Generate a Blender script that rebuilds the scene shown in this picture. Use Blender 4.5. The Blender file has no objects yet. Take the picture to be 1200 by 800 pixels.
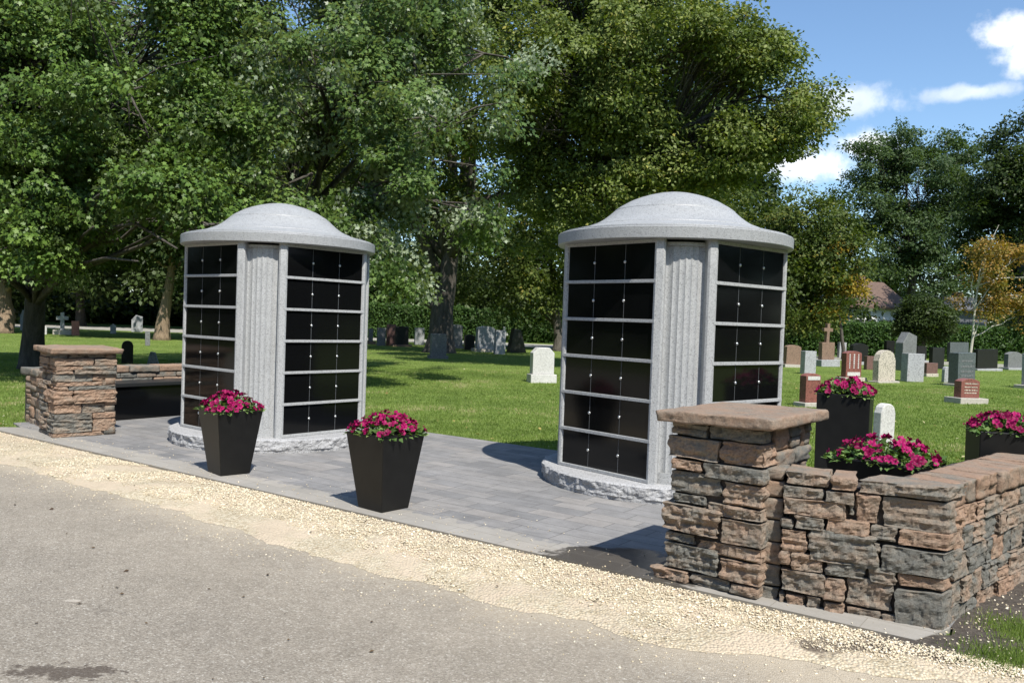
import bpy, bmesh, math, random
import numpy as np
from mathutils import Vector, noise as mnoise

random.seed(7)
RNG = np.random.default_rng(11)
scn = bpy.context.scene
COL = scn.collection
PI = math.pi

# ------------------------------------------------------------------ camera geometry
FPX, PITCH, ROLL, EYE = 990.0, math.radians(1.45), math.radians(2.0), 1.6
_F = np.array([0, math.cos(PITCH), -math.sin(PITCH)])
_R0 = np.array([1.0, 0, 0]); _U0 = np.array([0, math.sin(PITCH), math.cos(PITCH)])
_R = math.cos(ROLL) * _R0 + math.sin(ROLL) * _U0
_U = math.cos(ROLL) * _U0 - math.sin(ROLL) * _R0

def ray(u, v):
    return _F + (u - 600) / FPX * _R - (v - 400) / FPX * _U

def ground(u, v, h=0.0):
    """survey: the ground (or height h) point seen at u, v"""
    d = ray(u, v)
    t = (h - EYE) / d[2]
    return Vector((d[0] * t, d[1] * t, h))

def spot(u, v, depth):
    """the point at a given distance ahead"""
    d = ray(u, v)
    t = depth / d[1]
    return Vector((d[0] * t, depth, EYE + d[2] * t))

# ------------------------------------------------------------------ materials
def mat(name):
    m = bpy.data.materials.new(name); m.use_nodes = True
    nt = m.node_tree
    b = nt.nodes['Principled BSDF']
    return m, nt, b

def nd(nt, t, **kw):
    n = nt.nodes.new(t)
    for k, v in kw.items():
        if k.startswith('i_'):
            key = k[2:]
            key = int(key) if key.isdigit() else key.replace('_', ' ')
            n.inputs[key].default_value = v
        else:
            setattr(n, k, v)
    return n

def ramp(nt, src, stops, interp='LINEAR'):
    r = nt.nodes.new('ShaderNodeValToRGB')
    r.color_ramp.interpolation = interp
    els = r.color_ramp.elements
    while len(els) < len(stops): els.new(0.5)
    for e, (p, c) in zip(els, stops):
        e.position = p
        e.color = (c, c, c, 1) if isinstance(c, (int, float)) else (*c, 1)
    nt.links.new(src, r.inputs[0])
    return r.outputs[0]

def noise(nt, vec, scale, detail=4, rough=.55, out=0):
    n = nd(nt, 'ShaderNodeTexNoise', i_Scale=scale, i_Detail=detail, i_Roughness=rough)
    if vec is not None: nt.links.new(vec, n.inputs['Vector'])
    return n.outputs[out]

def voro(nt, vec, scale, feature='F1', out='Distance', rnd=1.0):
    n = nd(nt, 'ShaderNodeTexVoronoi', i_Scale=scale)
    n.feature = feature
    n.inputs['Randomness'].default_value = rnd
    nt.links.new(vec, n.inputs['Vector'])
    return n.outputs[out]

def mixc(nt, f, a, b, mode='MIX'):
    m = nt.nodes.new('ShaderNodeMix'); m.data_type = 'RGBA'; m.blend_type = mode
    for i, v in ((0, f), (6, a), (7, b)):
        sock = m.inputs[i]
        if isinstance(v, (int, float)): sock.default_value = v if i == 0 else (v, v, v, 1)
        elif isinstance(v, tuple): sock.default_value = (*v, 1)
        else: nt.links.new(v, sock)
    return m.outputs[2]

def math_(nt, op, a, b=None, c=None):
    m = nt.nodes.new('ShaderNodeMath'); m.operation = op
    for k, v in enumerate((a, b, c)):
        if v is None: continue
        if isinstance(v, (int, float)): m.inputs[k].default_value = v
        else: nt.links.new(v, m.inputs[k])
    return m.outputs[0]

def bump(nt, b, h, strength=.5, dist=.01, prev=None):
    n = nd(nt, 'ShaderNodeBump', i_Strength=strength, i_Distance=dist)
    nt.links.new(h, n.inputs['Height'])
    if prev is not None: nt.links.new(prev, n.inputs['Normal'])
    if b is not None: nt.links.new(n.outputs[0], b.inputs['Normal'])
    return n.outputs[0]

def objvec(nt): return nd(nt, 'ShaderNodeTexCoord').outputs['Object']
def posvec(nt): return nd(nt, 'ShaderNodeNewGeometry').outputs['Position']

M = {}
def m_granite(name, base, var=.12, rough=.6, scale=1.0, warm=(1, 1, 1), bmp=.15):
    m, nt, b = mat(name)
    v = objvec(nt)
    sp = noise(nt, v, 160 * scale, 2, .7)
    sp2 = voro(nt, v, 110 * scale, out='Color')
    sep = nd(nt, 'ShaderNodeSeparateColor'); nt.links.new(sp2, sep.inputs[0])
    lo = tuple(base * (1 - var * 2.2) * w for w in warm); hi = tuple(min(.95, base * (1 + var)) * w for w in warm)
    c1 = ramp(nt, sep.outputs[0], [(0, lo), (.25, tuple(base * w for w in warm)), (1, hi)])
    c2 = ramp(nt, sp, [(.35, .8), (.6, 1.08)])
    big = ramp(nt, noise(nt, v, 1.3, 5, .6), [(.3, .88), (.7, 1.05)])
    c = mixc(nt, 1, c1, c2, 'MULTIPLY'); c = mixc(nt, 1, c, big, 'MULTIPLY')
    nt.links.new(c, b.inputs['Base Color'])
    b.inputs['Roughness'].default_value = rough
    bump(nt, b, sp, bmp, .003)
    M[name] = m
    return m
m_granite('grey_granite', .39, warm=(.985, 1, .99), scale=1.1, var=.16)
m_granite('roof_granite', .33, warm=(.98, 1, 1.0), rough=.5, scale=1.1, var=.16)
m_granite('rough_granite', .35, var=.2, rough=.85, bmp=.8)

def m_plain(name, col, rough=.6, metal=0, spec=.5, var=.15, scale=20, bmp=.1):
    m, nt, b = mat(name)
    v = objvec(nt)
    n = noise(nt, v, scale, 5, .6)
    f = ramp(nt, n, [(.3, 1 - var), (.7, 1 + var)])
    nt.links.new(mixc(nt, 1, col, f, 'MULTIPLY'), b.inputs['Base Color'])
    b.inputs['Roughness'].default_value = rough
    b.inputs['Metallic'].default_value = metal
    b.inputs['Specular IOR Level'].default_value = spec
    if bmp: bump(nt, b, n, bmp, .004)
    M[name] = m
    return m
m_plain('black_granite', (.004, .0042, .0045), rough=.10, spec=.32, var=.3, scale=300, bmp=0)
m_plain('bench_granite', (.02, .021, .022), rough=.35, spec=.4, var=.3, scale=200, bmp=.05)
m_plain('joint_metal', (.11, .115, .12), rough=.5, metal=.3, bmp=0)
m_plain('rosette_metal', (.62, .62, .6), rough=.35, metal=.85, bmp=0)
m_plain('planter_black', (.0075, .0075, .007), rough=.45, spec=.32, var=.25, scale=9, bmp=.05)
m_plain('potting_soil', (.03, .02, .014), rough=.95, var=.5, scale=60, bmp=.8)
m_plain('dark_mortar', (.055, .045, .038), rough=.95, var=.4, scale=30, bmp=.5)  # dark mortar filling behind the laid stones
m_plain('white_paint', (.7, .7, .68), rough=.6, var=.05, scale=3)
m_plain('dark_glass', (.03, .04, .05), rough=.1, var=.1)
m_plain('roof_shingle', (.125, .082, .062), rough=.9, var=.25, scale=6)
m_plain('grey_siding', (.12, .125, .14), rough=.8, var=.1, scale=3)
m_plain('path_dust', (.30, .29, .25), rough=.9, var=.2, scale=2)
m_plain('concrete', (.42, .39, .34), rough=.9, var=.2, scale=25, bmp=.3)

# stone of the walls: per-stone tint between grey and orange brown, streaked
def m_wallstone():
    m, nt, b = mat('wall_stone')
    v = posvec(nt)
    at = nd(nt, 'ShaderNodeAttribute', attribute_name='tint').outputs['Fac']
    mp = nd(nt, 'ShaderNodeMapping'); mp.inputs['Scale'].default_value = (1, 1, 1.9); nt.links.new(v, mp.inputs[0])
    streak = noise(nt, mp.outputs[0], 8, 6, .62)
    f = math_(nt, 'ADD', at, math_(nt, 'MULTIPLY', math_(nt, 'SUBTRACT', streak, .5), 1.9))
    c = ramp(nt, f, [(0, (.145, .143, .127)), (.2, (.185, .172, .146)), (.42, (.235, .194, .152)), (.68, (.275, .202, .148)), (1, (.30, .20, .138))])
    fine = noise(nt, v, 75, 10, .75)
    c = mixc(nt, 1, c, ramp(nt, fine, [(.25, .55), (.5, 1.0), (.75, 1.4)]), 'MULTIPLY')
    dk = noise(nt, mp.outputs[0], 16, 6, .7)
    c = mixc(nt, ramp(nt, dk, [(.56, 0), (.68, .65)]), c, (.075, .065, .055))
    nt.links.new(c, b.inputs['Base Color'])
    b.inputs['Roughness'].default_value = .88
    b.inputs['Specular IOR Level'].default_value = .25
    n1 = bump(nt, None, dk, .7, .012)
    bump(nt, b, fine, 1, .008, n1)
    M['wall_stone'] = m
m_wallstone()

# leaves
def m_leaf(name, stops, under=None, trans=.3, tcol=None, spec=.2, rough=.5):
    m, nt, b = mat(name)
    at = nd(nt, 'ShaderNodeAttribute', attribute_name='tint').outputs['Fac']
    c = ramp(nt, at, stops)
    if under:
        g = nd(nt, 'ShaderNodeNewGeometry').outputs['Backfacing']
        c = mixc(nt, g, c, under)
    nt.links.new(c, b.inputs['Base Color'])
    b.inputs['Roughness'].default_value = rough
    b.inputs['Specular IOR Level'].default_value = spec
    tr = nd(nt, 'ShaderNodeBsdfTranslucent')
    tc = mixc(nt, 1, c, tcol or (1.5, 1.6, .5), 'MULTIPLY')
    nt.links.new(tc, tr.inputs[0])
    mx = nd(nt, 'ShaderNodeMixShader'); mx.inputs[0].default_value = trans
    nt.links.new(b.outputs[0], mx.inputs[1]); nt.links.new(tr.outputs[0], mx.inputs[2])
    nt.links.new(mx.outputs[0], nt.nodes['Material Output'].inputs[0])
    M[name] = m
m_leaf('maple_leaf', [(0, (.038, .072, .015)), (.5, (.088, .155, .029)), (1, (.175, .26, .055))], under=(.10, .14, .05), spec=.25, rough=.42, trans=.22)
m_leaf('silver_maple_leaf', [(0, (.034, .064, .016)), (.5, (.076, .130, .03)), (1, (.155, .225, .056))], under=(.26, .31, .20), spec=.3, rough=.4, trans=.2)
m_leaf('big_tree_leaf', [(0, (.055, .082, .02)), (.5, (.135, .178, .044)), (.85, (.225, .255, .07)), (1, (.33, .28, .06))], trans=.22)
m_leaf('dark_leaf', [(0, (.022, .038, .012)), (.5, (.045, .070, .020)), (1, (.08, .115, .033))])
m_leaf('poplar_leaf', [(0, (.03, .055, .022)), (.5, (.065, .105, .038)), (1, (.12, .17, .065))])
m_leaf('olive_leaf', [(0, (.04, .06, .014)), (.6, (.085, .12, .028)), (.9, (.14, .16, .035)), (1, (.3, .22, .03))])
m_leaf('yellow_leaf', [(0, (.12, .12, .02)), (.5, (.26, .20, .03)), (1, (.42, .27, .03))])
m_leaf('orange_leaf', [(0, (.10, .13, .03)), (.35, (.20, .17, .04)), (.7, (.34, .19, .05)), (1, (.42, .28, .07))])
m_leaf('hedge_leaf', [(0, (.028, .06, .016)), (.5, (.055, .11, .028)), (1, (.10, .17, .045))])
m_leaf('petunia_leaf', [(0, (.05, .10, .025)), (.5, (.10, .18, .05)), (1, (.2, .29, .1))], trans=.2)
m_leaf('grass_blade', [(0, (.10, .155, .033)), (.5, (.175, .25, .057)), (.9, (.25, .325, .09)), (1, (.40, .38, .19))], trans=.35, spec=.2)
m_leaf('petal', [(0, (.15, .003, .035)), (.5, (.27, .006, .075)), (1, (.42, .012, .13))], trans=.25, tcol=(1.2, .6, 1), spec=.2)
m_plain('petunia_throat', (.10, .004, .035), rough=.7, var=.2)

def m_bark(name, c0, c1, scale=9):
    m, nt, b = mat(name)
    v = posvec(nt)
    mp = nd(nt, 'ShaderNodeMapping'); mp.inputs['Scale'].default_value = (1, 1, .22); nt.links.new(v, mp.inputs[0])
    n = noise(nt, mp.outputs[0], scale, 6, .7)
    nt.links.new(ramp(nt, n, [(.3, c0), (.7, c1)]), b.inputs['Base Color'])
    b.inputs['Roughness'].default_value = .95
    bump(nt, b, n, 1, .06)
    M[name] = m
m_bark('bark_dark', (.035, .03, .024), (.13, .115, .095))
m_bark('bark_pale', (.12, .085, .055), (.34, .25, .165), 14)
m_bark('bark_birch', (.36, .34, .28), (.60, .57, .48), 5)

# ground sheets ---------------------------------------------------------------
EDGE_A = ground(0, 507); EDGE_B = ground(1070, 755)
EU = (EDGE_B - EDGE_A).normalized()                # along the patio edge, towards the right
EN = Vector((-EU.y, EU.x, 0))                      # away from the road, into the patio
EANG = math.atan2(EU.y, EU.x)

def m_lawn():
    m, nt, b = mat('lawn_soil')
    v = posvec(nt)
    a = noise(nt, v, .35, 6, .6); c_ = noise(nt, v, 3.0, 6, .7); f = noise(nt, v, 45, 5, .75)
    c = ramp(nt, a, [(.3, (.115, .17, .038)), (.55, (.165, .23, .052)), (.75, (.22, .265, .078))])
    c = mixc(nt, 1, c, ramp(nt, c_, [(.3, .7), (.7, 1.25)]), 'MULTIPLY')
    c = mixc(nt, 1, c, ramp(nt, f, [(.3, .45), (.7, 1.45)]), 'MULTIPLY')
    dry = noise(nt, v, 1.2, 5, .7)
    c = mixc(nt, ramp(nt, dry, [(.62, 0), (.75, .45)]), c, (.21, .19, .08))
    nt.links.new(c, b.inputs['Base Color'])
    b.inputs['Roughness'].default_value = 1; b.inputs['Specular IOR Level'].default_value = .1
    bump(nt, b, f, 1, .03)
    M['lawn_soil'] = m
m_lawn()

def edge_coord(nt):
    """world position turned so that x runs along the patio edge"""
    mp = nd(nt, 'ShaderNodeMapping', vector_type='POINT')
    sub = nd(nt, 'ShaderNodeVectorMath', operation='SUBTRACT')
    nt.links.new(posvec(nt), sub.inputs[0]); sub.inputs[1].default_value = EDGE_A
    mp.inputs['Rotation'].default_value = (0, 0, -EANG)
    nt.links.new(sub.outputs[0], mp.inputs[0])
    return mp.outputs[0]

def blob(nt, v, centre, rx, ry, n, amount=.5):
    """soft-edged spill with an irregular outline, 0 outside, 1 inside"""
    sub = nd(nt, 'ShaderNodeVectorMath', operation='SUBTRACT'); nt.links.new(v, sub.inputs[0]); sub.inputs[1].default_value = centre
    sc = nd(nt, 'ShaderNodeVectorMath', operation='MULTIPLY'); nt.links.new(sub.outputs[0], sc.inputs[0]); sc.inputs[1].default_value = (1 / rx, 1 / ry, 0)
    ln = nd(nt, 'ShaderNodeVectorMath', operation='LENGTH'); nt.links.new(sc.outputs[0], ln.inputs[0])
    return math_(nt, 'ADD', ln.outputs['Value'], math_(nt, 'MULTIPLY', math_(nt, 'SUBTRACT', n, .5), amount))

def m_paver():
    m, nt, b = mat('paver')
    v = edge_coord(nt)
    br = nd(nt, 'ShaderNodeTexBrick', offset=.37, squash=1.35, squash_frequency=3)
    br.inputs['Scale'].default_value = 1
    br.inputs['Brick Width'].default_value = .36; br.inputs['Row Height'].default_value = .19
    br.inputs['Mortar Size'].default_value = .0036; br.inputs['Mortar Smooth'].default_value = .3
    br.inputs['Color1'].default_value = (0, 0, 0, 1); br.inputs['Color2'].default_value = (1, 1, 1, 1)
    br.inputs['Mortar'].default_value = (.5, .5, .5, 1); br.inputs['Bias'].default_value = 0
    nt.links.new(v, br.inputs['Vector'])
    tone = ramp(nt, br.outputs['Color'], [(0, (.172, .17, .168)), (.35, (.208, .204, .20)), (.7, (.230, .222, .213)), (1, (.25, .236, .221))])
    c = mixc(nt, 1, tone, ramp(nt, noise(nt, v, 2.6, 6, .65), [(.3, .84), (.7, 1.16)]), 'MULTIPLY')
    mp = nd(nt, 'ShaderNodeMapping'); mp.inputs['Scale'].default_value = (1, 3, 1); nt.links.new(v, mp.inputs[0])
    c = mixc(nt, 1, c, ramp(nt, noise(nt, mp.outputs[0], 5, 6, .7), [(.3, .86), (.7, 1.13)]), 'MULTIPLY')
    fine = noise(nt, v, 130, 4, .7)
    c = mixc(nt, 1, c, ramp(nt, fine, [(.25, .8), (.75, 1.2)]), 'MULTIPLY')
    c = mixc(nt, br.outputs['Fac'], c, (.085, .083, .08))
    # scattered sand dust near the road edge
    sepx = nd(nt, 'ShaderNodeSeparateXYZ'); nt.links.new(v, sepx.inputs[0])
    dist = math_(nt, 'ADD', sepx.outputs[1], math_(nt, 'MULTIPLY', noise(nt, v, 6, 6, .7), -.62))
    c = mixc(nt, ramp(nt, dist, [(-.0, .4), (.03, .10), (.07, 0)]), c, (.42, .38, .31))
    # spilled water
    w = blob(nt, posvec(nt), ground(722, 668), .62, .50, noise(nt, posvec(nt), 3.2, 5, .65), 1.5)
    wet = ramp(nt, w, [(.86, 1), (.97, 0)])
    c = mixc(nt, wet, c, mixc(nt, 1, c, (.26, .25, .245), 'MULTIPLY'))
    c = mixc(nt, math_(nt, 'MULTIPLY', br.outputs['Fac'], wet), c, (.12, .11, .095))
    nt.links.new(c, b.inputs['Base Color'])
    nt.links.new(ramp(nt, wet, [(0, .85), (1, .32)]), b.inputs['Roughness'])
    b.inputs['Specular IOR Level'].default_value = .3
    n1 = bump(nt, None, br.outputs['Fac'], -.6, .006)
    bump(nt, b, fine, .35, .003, n1)
    M['paver'] = m
m_paver()

def noise_warp(nt, v):
    a = nd(nt, 'ShaderNodeVectorMath', operation='MULTIPLY_ADD'); nt.links.new(noise(nt, v, 2.5, 5, .6, out=1), a.inputs[0]); a.inputs[1].default_value = (.5, .5, 0); nt.links.new(v, a.inputs[2])
    return a.outputs[0]

def m_road():
    m, nt, b = mat('asphalt')
    v = posvec(nt); ve = edge_coord(nt)
    agg = voro(nt, v, 120, out='Color'); sp = nd(nt, 'ShaderNodeSeparateColor'); nt.links.new(agg, sp.inputs[0])
    agd = voro(nt, v, 120)
    c = ramp(nt, sp.outputs[0], [(0, (.215, .186, .148)), (.3, (.28, .247, .20)), (.62, (.32, .284, .232)), (.9, (.37, .333, .275)), (1, (.50, .465, .40))])
    c = mixc(nt, 1, c, ramp(nt, agd, [(0, 1.1), (.55, .82)]), 'MULTIPLY')
    c = mixc(nt, 1, c, ramp(nt, noise(nt, v, 230, 4, .7), [(.3, .82), (.7, 1.16)]), 'MULTIPLY')
    c = mixc(nt, 1, c, ramp(nt, noise(nt, v, 1.1, 6, .6), [(.3, .86), (.7, 1.12)]), 'MULTIPLY')
    c = mixc(nt, 1, c, ramp(nt, noise(nt, v, 9, 5, .7), [(.25, .86), (.7, 1.1)]), 'MULTIPLY')
    sx = nd(nt, 'ShaderNodeSeparateXYZ'); nt.links.new(ve, sx.inputs[0])
    # fine yellowish dust carried onto the road from the gravel
    d = math_(nt, 'ADD', math_(nt, 'MULTIPLY', sx.outputs[1], -1), math_(nt, 'MULTIPLY', noise(nt, ve, 1.3, 6, .7), .9))
    c = mixc(nt, ramp(nt, math_(nt, 'DIVIDE', d, 3), [(.38, .6), (.56, .12), (.95, 0)]), c, (.52, .44, .32))
    crk = voro(nt, noise_warp(nt, v), 1.1, feature='DISTANCE_TO_EDGE')
    c = mixc(nt, math_(nt, 'MULTIPLY', ramp(nt, crk, [(0, 1), (.006, 0)]), ramp(nt, noise(nt, v, .8, 3, .5), [(.55, 0), (.62, .5)])), c, (.10, .085, .07))
    # dark damp spots
    w = blob(nt, v, ground(75, 788), .34, .10, noise(nt, v, 14, 5, .7), 2.6)
    c = mixc(nt, ramp(nt, w, [(.55, .75), (.75, 0)]), c, (.06, .045, .035))
    w2 = blob(nt, v, ground(85, 704), .05, .02, noise(nt, v, 20, 3, .6), 1)
    c = mixc(nt, ramp(nt, w2, [(.7, .6), (1, 0)]), c, (.5, .45, .38))
    nt.links.new(c, b.inputs['Base Color'])
    b.inputs['Roughness'].default_value = .9; b.inputs['Specular IOR Level'].default_value = .25
    h = math_(nt, 'SUBTRACT', noise(nt, v, 120, 4, .7), agd)
    bump(nt, b, h, .7, .006)
    M['asphalt'] = m
m_road()

def m_gravelbed():
    m, nt, b = mat('gravel_bed')
    v = posvec(nt)
    g = voro(nt, v, 62, out='Color'); sp = nd(nt, 'ShaderNodeSeparateColor'); nt.links.new(g, sp.inputs[0])
    gd = voro(nt, v, 62)
    c = ramp(nt, sp.outputs[0], [(0, (.44, .36, .24)), (.4, (.61, .52, .365)), (1, (.72, .64, .48))])
    c = mixc(nt, 1, c, ramp(nt, gd, [(0, 1.1), (.6, .68)]), 'MULTIPLY')
    sand = mixc(nt, noise(nt, v, 90, 5, .7), (.47, .385, .28), (.60, .50, .375))
    fs = ramp(nt, noise(nt, v, 2.2, 6, .62), [(.44, 0), (.58, .9)])
    c = mixc(nt, fs, c, sand)
    c = mixc(nt, 1, c, ramp(nt, noise(nt, v, .9, 5, .6), [(.3, .88), (.7, 1.08)]), 'MULTIPLY')
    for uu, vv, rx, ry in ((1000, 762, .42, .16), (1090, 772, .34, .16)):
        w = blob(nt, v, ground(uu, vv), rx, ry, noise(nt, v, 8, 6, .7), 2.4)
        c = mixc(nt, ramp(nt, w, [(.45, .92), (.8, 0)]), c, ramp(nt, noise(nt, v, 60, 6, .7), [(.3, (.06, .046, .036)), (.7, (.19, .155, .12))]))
    nt.links.new(c, b.inputs['Base Color'])
    b.inputs['Roughness'].default_value = .95; b.inputs['Specular IOR Level'].default_value = .1
    bump(nt, b, math_(nt, 'MULTIPLY', gd, -1), .9, .012)
    M['gravel_bed'] = m
m_gravelbed()

def m_soil():
    m, nt, b = mat('garden_soil')
    v = posvec(nt)
    n = noise(nt, v, 26, 8, .75)
    c = ramp(nt, n, [(.3, (.045, .035, .027)), (.55, (.115, .095, .075)), (.75, (.24, .21, .17))])
    nt.links.new(c, b.inputs['Base Color']); b.inputs['Roughness'].default_value = 1
    bump(nt, b, n, 1, .04)
    M['garden_soil'] = m
m_soil()

def m_pebble():
    m, nt, b = mat('pebble')
    at = nd(nt, 'ShaderNodeAttribute', attribute_name='tint').outputs['Fac']
    c = ramp(nt, at, [(0, (.20, .17, .12)), (.08, (.50, .415, .28)), (.6, (.66, .565, .40)), (1, (.80, .73, .58))])
    nt.links.new(c, b.inputs['Base Color']); b.inputs['Roughness'].default_value = .9
    M['pebble'] = m
m_pebble()

# headstone granites
def hs(name, base, warm=(1, 1, 1), rough=.5, scale=.35, var=.2):
    return m_granite('stone_' + name, base, var=var, rough=rough, scale=scale, warm=warm, bmp=.3)
hs('white', .56, (1, .98, .93), .8, var=.08); hs('pale_grey', .36, (.98, 1, 1.02), .75); hs('beige', .46, (1, .9, .74), .85, var=.3)
hs('grey', .17, (.97, 1, 1), .7); hs('green_grey', .115, (.85, 1, 1.0), .45); hs('black', .018, rough=.3); hs('red', .20, (1.1, .42, .33), .5)
hs('brown', .20, (1.1, .72, .5), .8); hs('dark_red', .14, (1.1, .6, .5), .6); hs('terracotta', .34, (1.15, .5, .36), .8)

# ------------------------------------------------------------------ object helpers
def tag(o, label=None, cat=None, group=None, kind=None):
    if label: o['label'] = label
    if cat: o['category'] = cat
    if group: o['group'] = group
    if kind: o['kind'] = kind
    return o

def empty(name, loc=(0, 0, 0), rz=0, **kw):
    o = bpy.data.objects.new(name, None); COL.objects.link(o)
    o.location = loc; o.rotation_euler = (0, 0, rz); o.empty_display_size = .2
    return tag(o, **kw)

def link(name, me, parent=None, loc=None, rz=None, **kw):
    o = bpy.data.objects.new(name, me); COL.objects.link(o)
    if parent: o.parent = parent
    if loc is not None: o.location = loc
    if rz is not None: o.rotation_euler = (0, 0, rz)
    return tag(o, **kw)

def copy_tree(o, parent=None):
    c = o.copy(); COL.objects.link(c)
    if parent: c.parent = parent
    for ch in list(o.children): copy_tree(ch, c)
    return c

class MB:
    def __init__(s): s.v = []; s.f = []; s.sm = []; s.t = []
    def add(s, vs, fs, smooth=False, tint=0.5):
        n = len(s.v); s.v += [tuple(p) for p in vs]
        for f in fs: s.f.append([i + n for i in f]); s.sm.append(smooth); s.t.append(tint)
    def box(s, c, d, rz=0, bev=0, tint=.5):
        x, y, z = d[0] / 2, d[1] / 2, d[2] / 2
        bm = bmesh.new(); bmesh.ops.create_cube(bm, size=1)
        for v in bm.verts: v.co = Vector((v.co.x * 2 * x, v.co.y * 2 * y, v.co.z * 2 * z))
        if bev: bmesh.ops.bevel(bm, geom=bm.edges[:], offset=bev, segments=2, profile=.6, affect='EDGES')
        ca, sa = math.cos(rz), math.sin(rz)
        bm.verts.index_update()
        vs = [(c[0] + v.co.x * ca - v.co.y * sa, c[1] + v.co.x * sa + v.co.y * ca, c[2] + v.co.z) for v in bm.verts]
        s.add(vs, [[v.index for v in f.verts] for f in bm.faces], False, tint); bm.free()
    def prism(s, pts, z0, z1, smooth=False, tint=.5):
        n = len(pts); vs = [(p[0], p[1], z0) for p in pts] + [(p[0], p[1], z1) for p in pts]
        fs = [[i, (i + 1) % n, n + (i + 1) % n, n + i] for i in range(n)] + [list(range(n))[::-1], list(range(n, 2 * n))]
        s.add(vs, fs, smooth, tint)
    def slab(s, pts, y0, y1, tint=.5):
        """outline in x,z extruded along y"""
        n = len(pts); vs = [(p[0], y0, p[1]) for p in pts] + [(p[0], y1, p[1]) for p in pts]
        fs = [[(i + 1) % n, i, n + i, n + (i + 1) % n] for i in range(n)] + [list(range(n)), list(range(n, 2 * n))[::-1]]
        s.add(vs, fs, False, tint)
    def lathe(s, prof, n=96, c=(0, 0), smooth=True, tint=.5):
        vs = []; fs = []
        for r, z in prof:
            for k in range(n):
                a = 2 * PI * k / n; vs.append((c[0] + r * math.cos(a), c[1] + r * math.sin(a), z))
        for i in range(len(prof) - 1):
            for k in range(n):
                k2 = (k + 1) % n; fs.append([i * n + k, i * n + k2, (i + 1) * n + k2, (i + 1) * n + k])
        s.add(vs, fs, smooth, tint)
    def tube(s, pts, radii, n=8, smooth=True, tint=.5):
        vs = []; fs = []
        pts = [Vector(p) for p in pts]
        up = Vector((.3, .2, 1)).normalized()
        for i, p in enumerate(pts):
            d = (pts[min(i + 1, len(pts) - 1)] - pts[max(i - 1, 0)])
            d = d.normalized() if d.length > 1e-9 else Vector((0, 0, 1))
            a = d.cross(Vector((0, 1, .1)) if abs(d.z) > .9 else Vector((0, 0, 1))).normalized(); b = d.cross(a)
            for k in range(n):
                t = 2 * PI * k / n; vs.append(p + (a * math.cos(t) + b * math.sin(t)) * radii[i])
        for i in range(len(pts) - 1):
            for k in range(n):
                k2 = (k + 1) % n; fs.append([i * n + k, i * n + k2, (i + 1) * n + k2, (i + 1) * n + k])
        fs.append(list(range(n))[::-1]); fs.append([(len(pts) - 1) * n + k for k in range(n)])
        s.add(vs, fs, smooth, tint)
    def mesh(s, name, m):
        me = bpy.data.meshes.new(name); me.from_pydata(s.v, [], s.f)
        bm = bmesh.new(); bm.from_mesh(me); bmesh.ops.recalc_face_normals(bm, faces=bm.faces); bm.to_mesh(me); bm.free()
        me.polygons.foreach_set('use_smooth', s.sm)
        a = me.attributes.new('tint', 'FLOAT', 'FACE'); a.data.foreach_set('value', s.t)
        me.materials.append(M[m]); me.update()
        return me
    def build(s, name, m, parent=None, loc=None, rz=None, **kw):
        return link(name, s.mesh(name, m), parent, loc, rz, **kw)

def mesh_np(name, verts, loops, starts, totals, tint, m, smooth=False):
    me = bpy.data.meshes.new(name)
    me.vertices.add(len(verts)); me.vertices.foreach_set('co', np.ascontiguousarray(verts, dtype=np.float32).ravel())
    me.loops.add(len(loops)); me.loops.foreach_set('vertex_index', np.ascontiguousarray(loops, dtype=np.int32))
    me.polygons.add(len(starts)); me.polygons.foreach_set('loop_start', np.ascontiguousarray(starts, dtype=np.int32))
    if smooth: me.polygons.foreach_set('use_smooth', np.ones(len(starts), dtype=bool))
    me.update(calc_edges=True)
    a = me.attributes.new('tint', 'FLOAT', 'FACE'); a.data.foreach_set('value', np.ascontiguousarray(tint, dtype=np.float32))
    me.materials.append(M[m])
    return me

LEAF = {
    'maple': np.array([(0, 0, 0), (.30, .02, .02), (.24, .24, .0), (.52, .48, -.06), (.2, .56, 0), (0, 1, -.1), (-.2, .56, 0), (-.52, .48, -.06), (-.24, .24, 0), (-.30, .02, .02)]),
    'oval': np.array([(0, 0, 0), (.30, .42, .06), (0, 1, -.08), (-.30, .42, .06)]),
    'blade': np.array([(-.5, 0, 0), (.5, 0, 0), (0, 1, 0)]),
}
def unit(a): return a / np.maximum(np.linalg.norm(a, axis=1, keepdims=True), 1e-9)
def leaves(P, axis, nrm, size, kind, tint):
    T = LEAF[kind]; k = len(T); N = len(P)
    axis = unit(axis); side = unit(np.cross(axis, nrm)); nn = np.cross(side, axis)
    V = P[:, None, :] + size[:, None, None] * (T[None, :, 0:1] * side[:, None, :] + T[None, :, 1:2] * axis[:, None, :] + T[None, :, 2:3] * nn[:, None, :])
    return V.reshape(-1, 3), np.arange(N * k), np.arange(N) * k, np.full(N, k), tint

def leaf_mesh(name, P, axis, nrm, size, kind, tint, m):
    return mesh_np(name, *leaves(P, axis, nrm, size, kind, tint), m)

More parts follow.
